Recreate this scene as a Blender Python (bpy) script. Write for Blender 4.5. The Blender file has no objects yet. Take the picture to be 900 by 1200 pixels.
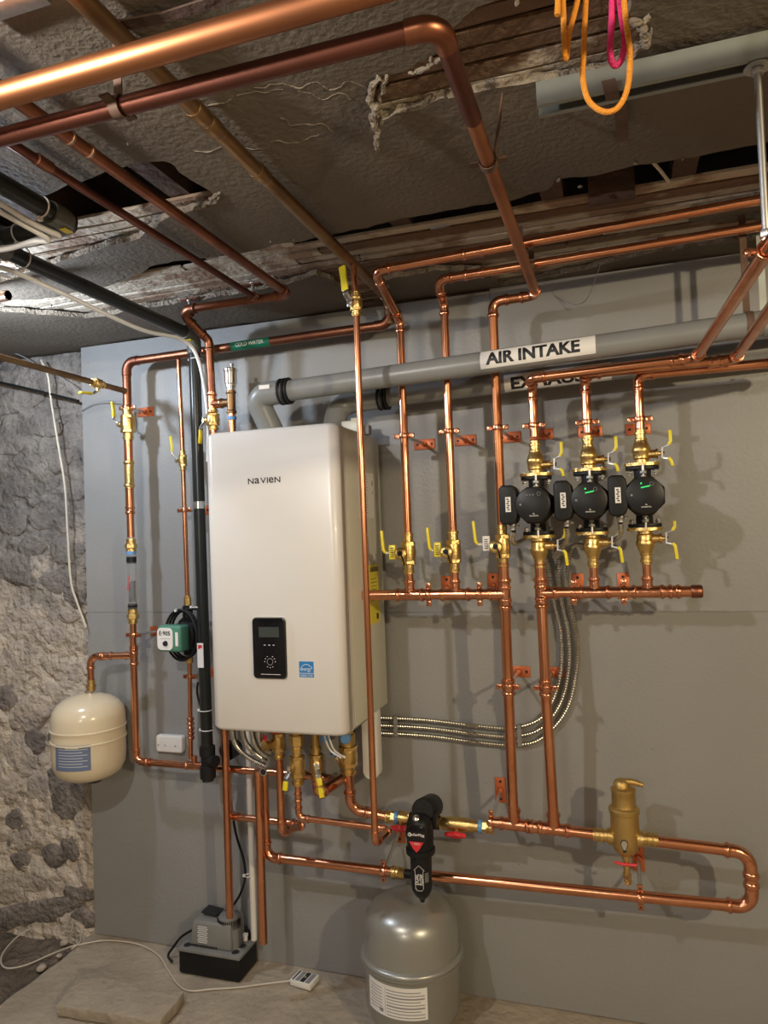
import bpy, bmesh, math, random
from mathutils import Vector, Matrix, noise
from mathutils.geometry import delaunay_2d_cdt, interpolate_bezier

S = bpy.context.scene
COL = S.collection
random.seed(7)
R = math.radians

# ------------------------------------------------------------------ camera
# world: x runs right along the wall, y runs into the wall (painted boards at y=0), z is up, metres
CAM_D, CAM_H, FPX = 2.27, 1.459, 847.0
AX = Vector((0.95011309, -0.04372447, -0.30882567))
AN = Vector((0.30977816, 0.01683577, 0.9506598))
AD = Vector((0.03636778, 0.99890176, -0.02954077))
cam = bpy.data.cameras.new('camera'); camo = bpy.data.objects.new('camera', cam); COL.objects.link(camo)
cam.sensor_fit = 'HORIZONTAL'; cam.sensor_width = 36; cam.lens = FPX/900*36; cam.clip_start = .02
cxv = Vector((AX.x, AN.x, -AD.x)); cyv = -Vector((AX.y, AN.y, -AD.y)); czv = -Vector((AX.z, AN.z, -AD.z))
camo.matrix_world = Matrix(((cxv.x, cyv.x, czv.x, 0), (cxv.y, cyv.y, czv.y, -CAM_D), (cxv.z, cyv.z, czv.z, CAM_H), (0, 0, 0, 1)))
S.camera = camo

def ray(px, py):
    v = Vector((px-450, py-600, FPX))
    return Vector((v.dot(AX), v.dot(AN), -v.dot(AD)))
def at(px, py, d):
    "surveyed point standing d metres in front of the wall"
    v = ray(px, py); t = (CAM_D-d)/v.y
    return Vector((v.x*t, -d, CAM_H+v.z*t))
def on(px, py, z=0.0):
    "surveyed point at height z"
    v = ray(px, py); t = (z-CAM_H)/v.z
    return Vector((v.x*t, -CAM_D+v.y*t, z))
def atx(px, py, X):
    v = ray(px, py); t = X/v.x
    return Vector((X, -CAM_D+v.y*t, CAM_H+v.z*t))

# ------------------------------------------------------------------ light, world, exposure
S.view_settings.view_transform = 'Standard'; S.view_settings.look = 'None'
S.view_settings.gamma = 1; S.view_settings.use_curve_mapping = False
S.view_settings.exposure = 0.75
w = bpy.data.worlds.new('world'); S.world = w; w.use_nodes = True
w.node_tree.nodes['Background'].inputs[0].default_value = (.9, .85, .8, 1)
w.node_tree.nodes['Background'].inputs[1].default_value = 0.05
def lamp(name, loc, energy, color, size):
    l = bpy.data.lights.new(name, 'POINT'); l.energy = energy; l.color = color; l.shadow_soft_size = size
    o = bpy.data.objects.new(name, l); o.location = loc; COL.objects.link(o); return o
lamp('lamp_left', at(-80, 380, .74), 17.0, (.72, .84, 1.0), .03)
lamp('lamp_middle', (-1.0, -1.95, 2.08), 28, (1.0, .95, .90), .028)
lamp('lamp_right', (1.45, -2.5, 2.0), 74, (1.0, .82, .53), .028)
lamp('fill_back', (-.6, -4.2, 1.9), 30, (1.0, .90, .76), .25)  # added fill behind the camera to lift the shadows, no known fixture

# ------------------------------------------------------------------ materials
def mat(name, col, rough=.5, metal=0., noise_col=None, nscale=8., namt=.5, bump=0., bscale=30., rr=0., coat=0., emit=None, trans=0., spec=.5, detail=4., dist=0.002):
    m = bpy.data.materials.new(name); m.use_nodes = True
    nt = m.node_tree; b = nt.nodes['Principled BSDF']
    b.inputs['Base Color'].default_value = (*col, 1); b.inputs['Roughness'].default_value = rough
    b.inputs['Metallic'].default_value = metal; b.inputs['Coat Weight'].default_value = coat
    b.inputs['Specular IOR Level'].default_value = spec
    if trans: b.inputs['Transmission Weight'].default_value = trans
    if emit:
        b.inputs['Emission Color'].default_value = (*emit[0], 1); b.inputs['Emission Strength'].default_value = emit[1]
    tc = None
    if noise_col or bump or rr:
        tc = nt.nodes.new('ShaderNodeNewGeometry')
    if noise_col or rr:
        n = nt.nodes.new('ShaderNodeTexNoise'); n.inputs['Scale'].default_value = nscale; n.inputs['Detail'].default_value = detail
        nt.links.new(tc.outputs['Position'], n.inputs['Vector'])
        cr = nt.nodes.new('ShaderNodeMapRange'); cr.inputs[1].default_value = .5-.5*namt*.6; cr.inputs[2].default_value = .5+.5*namt*.6
        nt.links.new(n.outputs['Fac'], cr.inputs[0])
        if noise_col:
            mx = nt.nodes.new('ShaderNodeMix'); mx.data_type = 'RGBA'
            mx.inputs[6].default_value = (*col, 1); mx.inputs[7].default_value = (*noise_col, 1)
            nt.links.new(cr.outputs[0], mx.inputs[0]); nt.links.new(mx.outputs[2], b.inputs['Base Color'])
        if rr:
            m2 = nt.nodes.new('ShaderNodeMapRange'); m2.inputs[3].default_value = rough; m2.inputs[4].default_value = rough+rr
            nt.links.new(n.outputs['Fac'], m2.inputs[0]); nt.links.new(m2.outputs[0], b.inputs['Roughness'])
    if bump:
        n2 = nt.nodes.new('ShaderNodeTexNoise'); n2.inputs['Scale'].default_value = bscale; n2.inputs['Detail'].default_value = 6
        nt.links.new(tc.outputs['Position'], n2.inputs['Vector'])
        bp = nt.nodes.new('ShaderNodeBump'); bp.inputs['Strength'].default_value = bump; bp.inputs['Distance'].default_value = dist*5
        nt.links.new(n2.outputs['Fac'], bp.inputs['Height']); nt.links.new(bp.outputs[0], b.inputs['Normal'])
    return m
M = {}
M['copper'] = mat('new copper', (.84, .40, .23), .13, 1, (.62, .25, .13), 16, .9, rr=.20)
M['copperfit'] = mat('copper fitting', (.86, .42, .26), .12, 1, (.58, .23, .12), 40, .9, rr=.18, bump=.1, bscale=120)
M['copperold'] = mat('tarnished copper', (.42, .17, .09), .26, 1, (.17, .065, .045), 10, 1., rr=.28)
M['copperdark'] = mat('dark oxidised copper', (.26, .095, .06), .32, 1, (.11, .045, .034), 7, 1., rr=.25)
M['copperbright'] = mat('worn orange copper', (.56, .235, .10), .34, 1, (.30, .12, .06), 6, 1., rr=.25)
M['copperbrown'] = mat('aged brown copper', (.42, .27, .13), .30, 1, (.17, .095, .055), 9, 1., rr=.3)
M['plate'] = mat('copper coated steel', (.62, .17, .06), .42, .45, (.46, .12, .045), 30, .9)
M['solder'] = mat('soldered joint', (.50, .40, .30), .35, 1, (.45, .20, .12), 60, 1.)
M['brass'] = mat('brass', (.80, .58, .24), .24, 1, (.62, .42, .15), 40, .8, bump=.15, bscale=150, rr=.15)
M['brassmatte'] = mat('cast brass', (.62, .43, .16), .38, .9, (.50, .33, .11), 18, .9, bump=.2, bscale=300, rr=.1)
M['zinc'] = mat('zinc', (.62, .62, .60), .32, 1, (.42, .42, .42), 40, .8, rr=.2)
M['steel'] = mat('bright steel', (.75, .74, .72), .22, 1)
M['flex'] = mat('flexible steel conduit', (.72, .71, .66), .30, 1, (.50, .50, .46), 60, .8)
M['strut'] = mat('galvanised strut', (.44, .47, .44), .42, .8, (.32, .34, .32), 14, .9, rr=.15)
M['yellow'] = mat('yellow vinyl', (.80, .66, .03), .35, 0)
M['red'] = mat('red plastic', (.65, .03, .04), .35)
M['blue'] = mat('blue band', (.12, .30, .60), .4)
M['bluelab'] = mat('blue sticker', (.02, .20, .50), .4)
M['paper'] = mat('white paper', (.80, .78, .75), .55)
M['ink'] = mat('black ink', (.015, .015, .018), .5)
M['inkgrey'] = mat('grey ink', (.25, .25, .26), .5)
M['white'] = mat('white plastic', (.78, .76, .72), .35)
M['boiler'] = mat('boiler enamel', (.74, .72, .69), .33, 0, (.70, .68, .65), 3, .6, coat=.15)
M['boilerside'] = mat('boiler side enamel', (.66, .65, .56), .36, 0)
M['black'] = mat('black plastic', (.010, .010, .011), .46, spec=.3)
M['blackgloss'] = mat('black gloss', (.006, .006, .008), .10, spec=.5)
M['blackface'] = mat('black pump face', (.010, .010, .011), .38, spec=.3)
M['rubber'] = mat('black rubber', (.010, .010, .011), .5, spec=.3)
M['abs'] = mat('black pipe', (.012, .014, .014), .30, 0, (.020, .023, .021), 8, .8, spec=.4)
M['absfit'] = mat('grey black fitting', (.085, .09, .08), .32, 0, (.14, .145, .12), 12, .8)
M['pvc'] = mat('grey plastic pipe', (.235, .24, .235), .36, 0, (.20, .205, .20), 6, .7)
M['tube'] = mat('clear vinyl tube', (.88, .89, .90), .22, 0, trans=.08)
M['clear'] = mat('clear plastic', (.80, .84, .86), .06, 0, trans=.92)
M['cream'] = mat('cream tank paint', (.73, .62, .44), .22, 0, (.70, .59, .41), 5, .6, coat=.3)
M['silver'] = mat('silver tank paint', (.38, .38, .35), .33, .55, (.35, .35, .32), 7, .7, coat=.35)
M['greenlab'] = mat('green tape', (.005, .14, .075), .4)
M['green'] = mat('green cast pump', (.08, .24, .17), .42)
M['led'] = mat('green led', (.01, .25, .08), .4, emit=((.01, 1, .18), .45))
M['lcd'] = mat('dull screen', (.05, .06, .055), .25)
M['greyplastic'] = mat('grey plastic housing', (.22, .22, .21), .5, 0, (.19, .19, .18), 20, .7)
M['cordorange'] = mat('orange cord', (.85, .33, .03), .6, bump=.6, bscale=400)
M['cordpink'] = mat('pink cord', (.85, .04, .22), .6, bump=.6, bscale=400)
M['cream_cable'] = mat('cream cable', (.62, .56, .46), .5)
M['rust'] = mat('rusty strap', (.10, .055, .035), .7, .3, (.16, .10, .07), 30, .9)

def wallboard():
    m = mat('grey painted plywood', (.30, .298, .29), .42, 0, (.262, .26, .254), 2.2, .8, bump=.12, bscale=90, spec=.4)
    return m
M['board'] = wallboard()
def rubble(name, tan, tan2, grey, grey2, bscale, dist):
    "tan lime mortar low on the wall, a greyer parge coat above about 1.2 m"
    m = mat(name, tan, .95, 0, tan2, 11, 1., bump=1., bscale=bscale, detail=10, dist=dist)
    nt = m.node_tree; b_ = nt.nodes['Principled BSDF']; src = b_.inputs['Base Color'].links[0].from_socket
    g = nt.nodes.new('ShaderNodeNewGeometry'); sp = nt.nodes.new('ShaderNodeSeparateXYZ'); nt.links.new(g.outputs['Position'], sp.inputs[0])
    n1 = nt.nodes.new('ShaderNodeTexNoise'); n1.inputs['Scale'].default_value = 3.5; n1.inputs['Detail'].default_value = 6; nt.links.new(g.outputs['Position'], n1.inputs['Vector'])
    ad = nt.nodes.new('ShaderNodeMath'); ad.operation = 'ADD'; nt.links.new(sp.outputs[2], ad.inputs[0]); nt.links.new(n1.outputs['Fac'], ad.inputs[1])
    mr = nt.nodes.new('ShaderNodeMapRange'); mr.inputs[1].default_value = 1.5; mr.inputs[2].default_value = 1.95; nt.links.new(ad.outputs[0], mr.inputs[0])
    n2 = nt.nodes.new('ShaderNodeTexNoise'); n2.inputs['Scale'].default_value = 9; n2.inputs['Detail'].default_value = 10; n2.inputs['Roughness'].default_value = .7; nt.links.new(g.outputs['Position'], n2.inputs['Vector'])
    m2 = nt.nodes.new('ShaderNodeMapRange'); m2.inputs[1].default_value = .4; m2.inputs[2].default_value = .62; nt.links.new(n2.outputs['Fac'], m2.inputs[0])
    mg = nt.nodes.new('ShaderNodeMix'); mg.data_type = 'RGBA'; mg.inputs[6].default_value = (*grey, 1); mg.inputs[7].default_value = (*grey2, 1); nt.links.new(m2.outputs[0], mg.inputs[0])
    mx = nt.nodes.new('ShaderNodeMix'); mx.data_type = 'RGBA'; nt.links.new(mr.outputs[0], mx.inputs[0]); nt.links.new(src, mx.inputs[6]); nt.links.new(mg.outputs[2], mx.inputs[7]); nt.links.new(mx.outputs[2], b_.inputs['Base Color'])
    return m
M['mortar'] = rubble('lime mortar', (.74, .63, .50), (.36, .31, .26), (.15, .135, .122), (.30, .27, .24), 26, .008)
M['stonegrey'] = mat('parged grey stone', (.14, .125, .115), .9, 0, (.29, .26, .23), 9, .9, bump=1., bscale=40, detail=8, dist=.005)
M['bouncewall'] = mat('bounce wall', (.34, .31, .27), .9, 0, (.26, .23, .20), 3, .8)  # colour of the unseen walls, lightened to bounce light into the room
M['stonewall'] = mat('wall stone', (.30, .26, .225), .9, 0, (.60, .51, .42), 10, .9, bump=1., bscale=40, detail=8, dist=.005)
M['stonedark'] = mat('dark wall stone', (.095, .083, .075), .85, 0, (.34, .29, .25), 16, .9, bump=1., bscale=45, detail=8, dist=.005)
M['plaster'] = mat('sooty ceiling plaster', (.105, .086, .066), .80, 0, (.165, .137, .105), 3.2, .9, bump=.5, bscale=75, detail=6, dist=.0016)
M['plasteredge'] = mat('broken plaster', (.36, .30, .23), .95, 0, (.16, .13, .10), 30, .8, bump=1., bscale=90, dist=.004)
M['concrete'] = mat('concrete floor', (.46, .39, .30), .9, 0, (.30, .25, .19), 5, .9, bump=.7, bscale=30, detail=9, dist=.003)
M['dirt'] = mat('damp dirt', (.10, .075, .055), .95, 0, (.24, .19, .145), 6, .9, bump=1., bscale=24, detail=9, dist=.01)
M['joist'] = mat('old joist', (.10, .055, .038), .85, 0, (.055, .032, .024), 9, .9, bump=.7, bscale=40)
M['subfloor'] = mat('dark subfloor', (.035, .025, .02), .9, 0, (.055, .04, .03), 9, .9)
def woodm(name, c1, c2, white):
    m = mat(name, c1, .85, bump=.8, bscale=60)
    nt = m.node_tree; b = nt.nodes['Principled BSDF']
    g = nt.nodes.new('ShaderNodeNewGeometry'); mp = nt.nodes.new('ShaderNodeMapping'); mp.inputs['Scale'].default_value = (1.5, 40, 40)
    nt.links.new(g.outputs['Position'], mp.inputs[0])
    n = nt.nodes.new('ShaderNodeTexNoise'); n.inputs['Scale'].default_value = 2; n.inputs['Detail'].default_value = 6; nt.links.new(mp.outputs[0], n.inputs['Vector'])
    mx = nt.nodes.new('ShaderNodeMix'); mx.data_type = 'RGBA'; mx.inputs[6].default_value = (*c1, 1); mx.inputs[7].default_value = (*c2, 1)
    nt.links.new(n.outputs['Fac'], mx.inputs[0])
    n3 = nt.nodes.new('ShaderNodeTexNoise'); n3.inputs['Scale'].default_value = 9; n3.inputs['Detail'].default_value = 8; nt.links.new(g.outputs['Position'], n3.inputs['Vector'])
    mr = nt.nodes.new('ShaderNodeMapRange'); mr.inputs[1].default_value = .62-white; mr.inputs[2].default_value = .70-white
    nt.links.new(n3.outputs['Fac'], mr.inputs[0])
    m2 = nt.nodes.new('ShaderNodeMix'); m2.data_type = 'RGBA'; m2.inputs[7].default_value = (.50, .43, .34, 1)
    nt.links.new(mr.outputs[0], m2.inputs[0]); nt.links.new(mx.outputs[2], m2.inputs[6]); nt.links.new(m2.outputs[2], b.inputs['Base Color'])
    return m
M['lath'] = woodm('bare lath', (.22, .135, .085), (.11, .065, .042), .0)
M['lathwhite_lit'] = woodm('plaster smeared lit lath', (.36, .25, .17), (.20, .13, .09), .20)  # plaster residue, whitened further to paint in the lamp light on the laths

# ------------------------------------------------------------------ object helpers
ORG = {}
def tag(o, label=None, cat=None, group=None, kind=None):
    if label: o['label'] = label
    if cat: o['category'] = cat
    if group: o['group'] = group
    if kind: o['kind'] = kind
    return o
def thing(name, label, cat, loc, group=None):
    o = bpy.data.objects.new(name, None); COL.objects.link(o); o.location = loc; o.empty_display_size = .05
    ORG[o] = Vector(loc); return tag(o, label, cat, group)

class MB:
    def __init__(s): s.v = []; s.f = []; s.sm = []; s.mi = []
    def add(s, v, f, smooth=True, mi=0):
        b = len(s.v); s.v += [Vector(p) for p in v]
        for q in f: s.f.append(tuple(i+b for i in q)); s.sm.append(smooth); s.mi.append(mi)
        return s
    def tube(s, pts, r, n=16, cap=True, smooth=True, closed=False, mi=0):
        pts = [Vector(p) for p in pts]; m = len(pts)
        rs = r if isinstance(r, (list, tuple)) else [r]*m
        T = []
        for i in range(m):
            if closed: t = pts[(i+1) % m]-pts[i-1]
            else: t = pts[min(i+1, m-1)]-pts[max(i-1, 0)]
            if t.length < 1e-9: t = T[-1] if T else Vector((0, 0, 1))
            T.append(t.normalized())
        a = Vector((0, 0, 1)) if abs(T[0].z) < .9 else Vector((0, 1, 0))
        u = T[0].cross(a).normalized(); V = []
        for i in range(m):
            if i:
                u = u-T[i]*u.dot(T[i]); u.normalize()
            w_ = T[i].cross(u)
            for k in range(n):
                an = 2*math.pi*k/n
                V.append(pts[i]+(u*math.cos(an)+w_*math.sin(an))*rs[i])
        F = []
        for i in range(m if closed else m-1):
            j = (i+1) % m
            for k in range(n):
                F.append((i*n+k, i*n+(k+1) % n, j*n+(k+1) % n, j*n+k))
        s.add(V, F, smooth, mi)
        if cap and not closed:
            s.add(V[:n], [tuple(range(n))[::-1]], False, mi); s.add(V[-n:], [tuple(range(n))], False, mi)
        return s
    def lathe(s, prof, o, ax=(0, 0, 1), n=24, smooth=True, mi=0, phase=0.):
        "prof: list of (distance along axis, radius)"
        o = Vector(o); ax = Vector(ax).normalized()
        a = Vector((0, 0, 1)) if abs(ax.z) < .9 else Vector((1, 0, 0))
        u = ax.cross(a).normalized(); w_ = ax.cross(u); V = []; F = []
        for h, r in prof:
            for k in range(n):
                an = 2*math.pi*k/n+phase
                V.append(o+ax*h+(u*math.cos(an)+w_*math.sin(an))*max(r, 1e-5))
        for i in range(len(prof)-1):
            for k in range(n):
                F.append((i*n+k, i*n+(k+1) % n, (i+1)*n+(k+1) % n, (i+1)*n+k))
        F.append(tuple(range(n))[::-1]); F.append(tuple((len(prof)-1)*n+k for k in range(n)))
        return s.add(V, F, smooth, mi)
    def hexn(s, p, ax, r, h, mi=0, n=6):
        return s.lathe([(-h/2, r*.9), (-h/2+h*.12, r), (h/2-h*.12, r), (h/2, r*.9)], p, ax, n, False, mi)
    def box(s, c, sz, rot=None, mi=0):
        c = Vector(c); x, y, z = (q/2 for q in sz)
        V = [Vector((i, j, k)) for i in (-x, x) for j in (-y, y) for k in (-z, z)]
        if rot is not None: V = [rot @ v for v in V]
        F = [(0, 1, 3, 2), (4, 6, 7, 5), (0, 4, 5, 1), (2, 3, 7, 6), (0, 2, 6, 4), (1, 5, 7, 3)]
        return s.add([v+c for v in V], F, False, mi)
    def prism(s, poly, o, u, v, h, smooth=False, mi=0):
        "poly (a,b) in the plane o,u,v; extruded h along u x v"
        o, u, v = Vector(o), Vector(u), Vector(v); nn = u.cross(v).normalized()*h; k = len(poly)
        V = [o+u*a+v*b for a, b in poly]; V += [p+nn for p in V]
        s.add(V, [tuple(range(k))[::-1], tuple(range(k, 2*k))], False, mi)
        s.add(V, [(i, (i+1) % k, k+(i+1) % k, k+i) for i in range(k)], smooth, mi)
        return s
    def strip(s, pts, w_, t, wd, mi=0):
        "flat bar following pts, w_ wide along wd, t thick"
        pts = [Vector(p) for p in pts]; wd = Vector(wd).normalized(); V = []
        for i, p in enumerate(pts):
            T = (pts[min(i+1, len(pts)-1)]-pts[max(i-1, 0)]).normalized(); nn = T.cross(wd).normalized()
            for a, b in ((-1, -1), (1, -1), (1, 1), (-1, 1)): V.append(p+wd*(w_/2*a)+nn*(t/2*b))
        F = [(0, 1, 2, 3)[::-1], tuple(4*(len(pts)-1)+k for k in range(4))]
        for i in range(len(pts)-1):
            for k in range(4): F.append((4*i+k, 4*i+(k+1) % 4, 4*i+4+(k+1) % 4, 4*i+4+k))
        return s.add(V, F, False, mi)
    def build(s, name, m, parent=None, label=None, cat=None, group=None, kind=None, bevel=0, seg=2, org=None, sharp=40):
        me = bpy.data.meshes.new(name)
        if parent is not None: O = ORG[parent]
        elif org is not None: O = Vector(org)
        else:
            xs = [v.x for v in s.v]; ys = [v.y for v in s.v]
            O = Vector(((min(xs)+max(xs))/2, (min(ys)+max(ys))/2, min(v.z for v in s.v)))
        me.from_pydata([v-O for v in s.v], [], s.f)
        me.polygons.foreach_set('use_smooth', s.sm); me.polygons.foreach_set('material_index', s.mi)
        bm = bmesh.new(); bm.from_mesh(me)
        bmesh.ops.remove_doubles(bm, verts=bm.verts, dist=1e-6)
        bmesh.ops.recalc_face_normals(bm, faces=bm.faces)
        if bevel:
            ed = [e for e in bm.edges if len(e.link_faces) == 2 and e.calc_face_angle(0) > R(35)]
            bmesh.ops.bevel(bm, geom=ed, offset=bevel, segments=seg, profile=.5, affect='EDGES', clamp_overlap=True)
            for f in bm.faces: f.smooth = True
        bm.to_mesh(me); bm.free()
        for q in (m if isinstance(m, (list, tuple)) else [m]): me.materials.append(M[q] if isinstance(q, str) else q)
        me.set_sharp_from_angle(angle=R(sharp))
        o = bpy.data.objects.new(name, me); COL.objects.link(o)
        if parent is not None: o.parent = parent
        else: o.location = O
        ORG[o] = O
        return tag(o, label, cat, group, kind)
def smoothpath(pts, k=10):
    "Catmull-Rom through pts"
    pts = [Vector(p) for p in pts]; out = []
    for i in range(len(pts)-1):
        a = pts[max(i-1, 0)]; b = pts[i]; c = pts[i+1]; d = pts[min(i+2, len(pts)-1)]
        for j in range(k):
            t = j/k
            out.append(.5*((2*b)+(c-a)*t+(2*a-5*b+4*c-d)*t*t+(3*b-a-3*c+d)*t**3))
    out.append(pts[-1]); return out
def fillet(pts, rad, k=8):
    pts = [Vector(p) for p in pts]; out = [pts[0]]
    for i in range(1, len(pts)-1):
        a = (pts[i-1]-pts[i]).normalized(); b = (pts[i+1]-pts[i]).normalized()
        th = math.pi-a.angle(b)
        if th < 1e-3: continue
        t = min(rad*math.tan(th/2), (pts[i-1]-pts[i]).length*.45, (pts[i+1]-pts[i]).length*.45); rr = t/math.tan(th/2)
        c = pts[i]+(a+b).normalized()*(rr/math.cos(th/2))
        p0 = pts[i]+a*t-c; p1 = pts[i]+b*t-c; axis = p0.cross(p1).normalized()
        for j in range(k+1): out.append(c+Matrix.Rotation(th*j/k, 3, axis) @ p0)
    out.append(pts[-1]); return out
def text(s, o, u, v, wd, ht, m, parent, name='lettering', wrap=None, bold=.0, lift=.0006, label=None):
    cu = bpy.data.curves.new('t', 'FONT'); cu.body = s; cu.size = 1; cu.offset = bold; cu.resolution_u = 3
    to = bpy.data.objects.new('t', cu); COL.objects.link(to)
    me = bpy.data.meshes.new_from_object(to); bpy.data.objects.remove(to); bpy.data.curves.remove(cu)
    if wrap:
        bm = bmesh.new(); bm.from_mesh(me)
        lo = min(v.co.y for v in bm.verts); hi = max(v.co.y for v in bm.verts); lx = min(v.co.x for v in bm.verts); hx = max(v.co.x for v in bm.verts)
        for i in range(1, 16):
            for no, c0 in ((Vector((0, 1, 0)), Vector((0, lo+(hi-lo)*i/16, 0))), (Vector((1, 0, 0)), Vector((lx+(hx-lx)*i/16, 0, 0)))):
                bmesh.ops.bisect_plane(bm, geom=bm.verts[:]+bm.edges[:]+bm.faces[:], plane_co=c0, plane_no=no)
        bmesh.ops.triangulate(bm, faces=bm.faces); bm.to_mesh(me); bm.free()
    xs = [q.co.x for q in me.vertices]; ys = [q.co.y for q in me.vertices]
    x0, x1, y0, y1 = min(xs), max(xs), min(ys), max(ys)
    o, u, v = Vector(o), Vector(u).normalized(), Vector(v).normalized(); nn = u.cross(v)
    O = ORG[parent]
    for q in me.vertices:
        a = ((q.co.x-x0)/(x1-x0)-.5)*wd; b = ((q.co.y-y0)/(y1-y0)-.5)*ht
        p = wrap(a, b) if wrap else o+u*a+v*b+nn*lift
        q.co = p-O
    me.materials.append(M[m]); ob = bpy.data.objects.new(name, me); COL.objects.link(ob); ob.parent = parent; ORG[ob] = O
    if label: ob['label'] = label
    return ob

# ------------------------------------------------------------------ plumbing helpers
X_, Y_, Z_ = Vector((1, 0, 0)), Vector((0, 1, 0)), Vector((0, 0, 1))
def beadtube(mb, pts, r, n=18):
    "press fitting body: lips and beads at both ends of the path pts"
    pts = [Vector(p) for p in pts]
    d0 = (pts[1]-pts[0]).normalized(); d1 = (pts[-1]-pts[-2]).normalized()
    q = [pts[0], pts[0]+d0*r*.25, pts[0]+d0*r*.3, pts[0]+d0*r*.5, pts[0]+d0*r*.75, pts[0]+d0*r*.95]
    rr = [r*1.12, r*1.12, r*1.3, r*1.34, r*1.3, r*1.12]
    e = [pts[-1]-d1*r*.95, pts[-1]-d1*r*.75, pts[-1]-d1*r*.5, pts[-1]-d1*r*.3, pts[-1]-d1*r*.25, pts[-1]]
    mid = pts[1:-1]
    mb.tube(q+mid+e, rr+[r*1.12]*len(mid)+rr[::-1], n)
def run(root, pts, r, m='copper', fm='copperfit', bend=1.5, style='press', ends=(0, 0), name='pipe', ename='elbow', n=18):
    "straight pipes between elbows; every pipe and every elbow is a part"
    pts = [Vector(p) for p in pts]; cut = [0]*len(pts)
    for i in range(1, len(pts)-1):
        a = (pts[i-1]-pts[i]).normalized(); b = (pts[i+1]-pts[i]).normalized(); th = math.pi-a.angle(b)
        rad = r*2*bend*.75; t = rad*math.tan(th/2); cut[i] = t
        c = pts[i]+(a+b).normalized()*(rad/math.cos(th/2)); p0 = pts[i]+a*t-c; p1 = pts[i]+b*t-c; ax = p0.cross(p1).normalized()
        arc = [c+Matrix.Rotation(th*j/8, 3, ax) @ p0 for j in range(9)]
        L = 1.7*r; mb = MB()
        if style == 'press': beadtube(mb, [arc[0]+a*L]+arc+[arc[-1]+b*L], r, n)
        else:
            q = [arc[0]+a*L*.7, arc[0]+a*L*.65]+arc+[arc[-1]+b*L*.65, arc[-1]+b*L*.7]
            mb.tube(q, [r*1.02, r*1.14]+[r*1.12]*len(arc)+[r*1.14, r*1.02], n)
        mb.build(ename, fm, root)
    for i in range(len(pts)-1):
        d = (pts[i+1]-pts[i]).normalized(); a = pts[i]+d*cut[i]; b = pts[i+1]-d*cut[i+1]
        if (b-a).dot(d) > .004: MB().tube([a, b], r, n).build(name, m, root)
def tee(root, p, ax, br, r, rb=None, m='copperfit', style='press', name='tee'):
    p, ax, br = Vector(p), Vector(ax).normalized(), Vector(br).normalized(); rb = rb or r; mb = MB()
    beadtube(mb, [p-ax*r*3, p, p+ax*r*3], r); 
    q = [p, p+br*r*1.9]; e = p+br*(r*1.6+rb*1.6)
    mb.tube([p, e-br*rb*1., e-br*rb*.8, e-br*rb*.5, e-br*rb*.3, e-br*rb*.25, e], [rb*1.15, rb*1.12, rb*1.3, rb*1.34, rb*1.3, rb*1.12, rb*1.12], 18)
    mb.build(name, m, root)
def coupling(root, p, ax, r, m='copperfit', L=2.6, name='coupling'):
    p, ax = Vector(p), Vector(ax).normalized(); mb = MB(); beadtube(mb, [p-ax*r*L, p, p+ax*r*L], r); return mb.build(name, m, root)
def socket_prof(r, L):
    "half a press brass body, from end to centre"
    return [(-L, r*1.15), (-L+r*.3, r*1.15), (-L+r*.35, r*1.34), (-L+r*.7, r*1.36), (-L+r*.75, r*1.15), (-L+r*1.5, r*1.18)]
def levers(root, c, stem, hd, hl, wdir=None, col='yellow', bendout=.014, w=.014):
    "lever handle: bare steel root and coloured sleeve"
    c, stem, hd = Vector(c), Vector(stem).normalized(), Vector(hd).normalized(); wd = stem.cross(hd)
    MB().strip([c-hd*.010, c+hd*.008, c+hd*.022+stem*bendout, c+hd*.034+stem*bendout], w, .0025, wd).build('lever', 'steel', root, bevel=.0005)
    MB().strip([c+hd*.030+stem*bendout, c+hd*hl*.6+stem*bendout, c+hd*hl+stem*(bendout+.004)], w*1.12, .0075, wd).build('handle', col, root, bevel=.002)
def valve(label, p, ax, stem, hd, r, L=.075, hl=.075, group=None, name='ball_valve', mat_='brass', bend=.014, col='yellow', w=.014):
    p, ax, stem = Vector(p), Vector(ax).normalized(), Vector(stem).normalized()
    root = thing(name, label, 'valve', p-Z_*.0, group)
    mb = MB(); h = L/2; P = socket_prof(r, h); P2 = [(-a, b) for a, b in P][::-1]
    mid = [(-h*.42, r*1.25), (-h*.36, r*1.62), (0, r*1.78), (h*.36, r*1.62), (h*.42, r*1.25)]
    mb.lathe(P+mid+P2, p, ax, 20); mb.hexn(p-ax*h*.45, ax, r*1.75, h*.22); mb.hexn(p+ax*h*.45, ax, r*1.75, h*.22)
    mb.build('body', mat_, root)
    st = MB(); st.lathe([(0, r*.95), (r*1.9, r*.9), (r*2.0, r*.6), (r*2.7, r*.55)], p, stem, 16); st.build('bonnet', mat_, root)
    c = p+stem*r*2.65; MB().hexn(c+stem*.003, stem, .0065, .006).build('nut', 'steel', root)
    if hl: levers(root, c, stem, hd, hl, col=col, bendout=bend, w=w)
    return root
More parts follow.
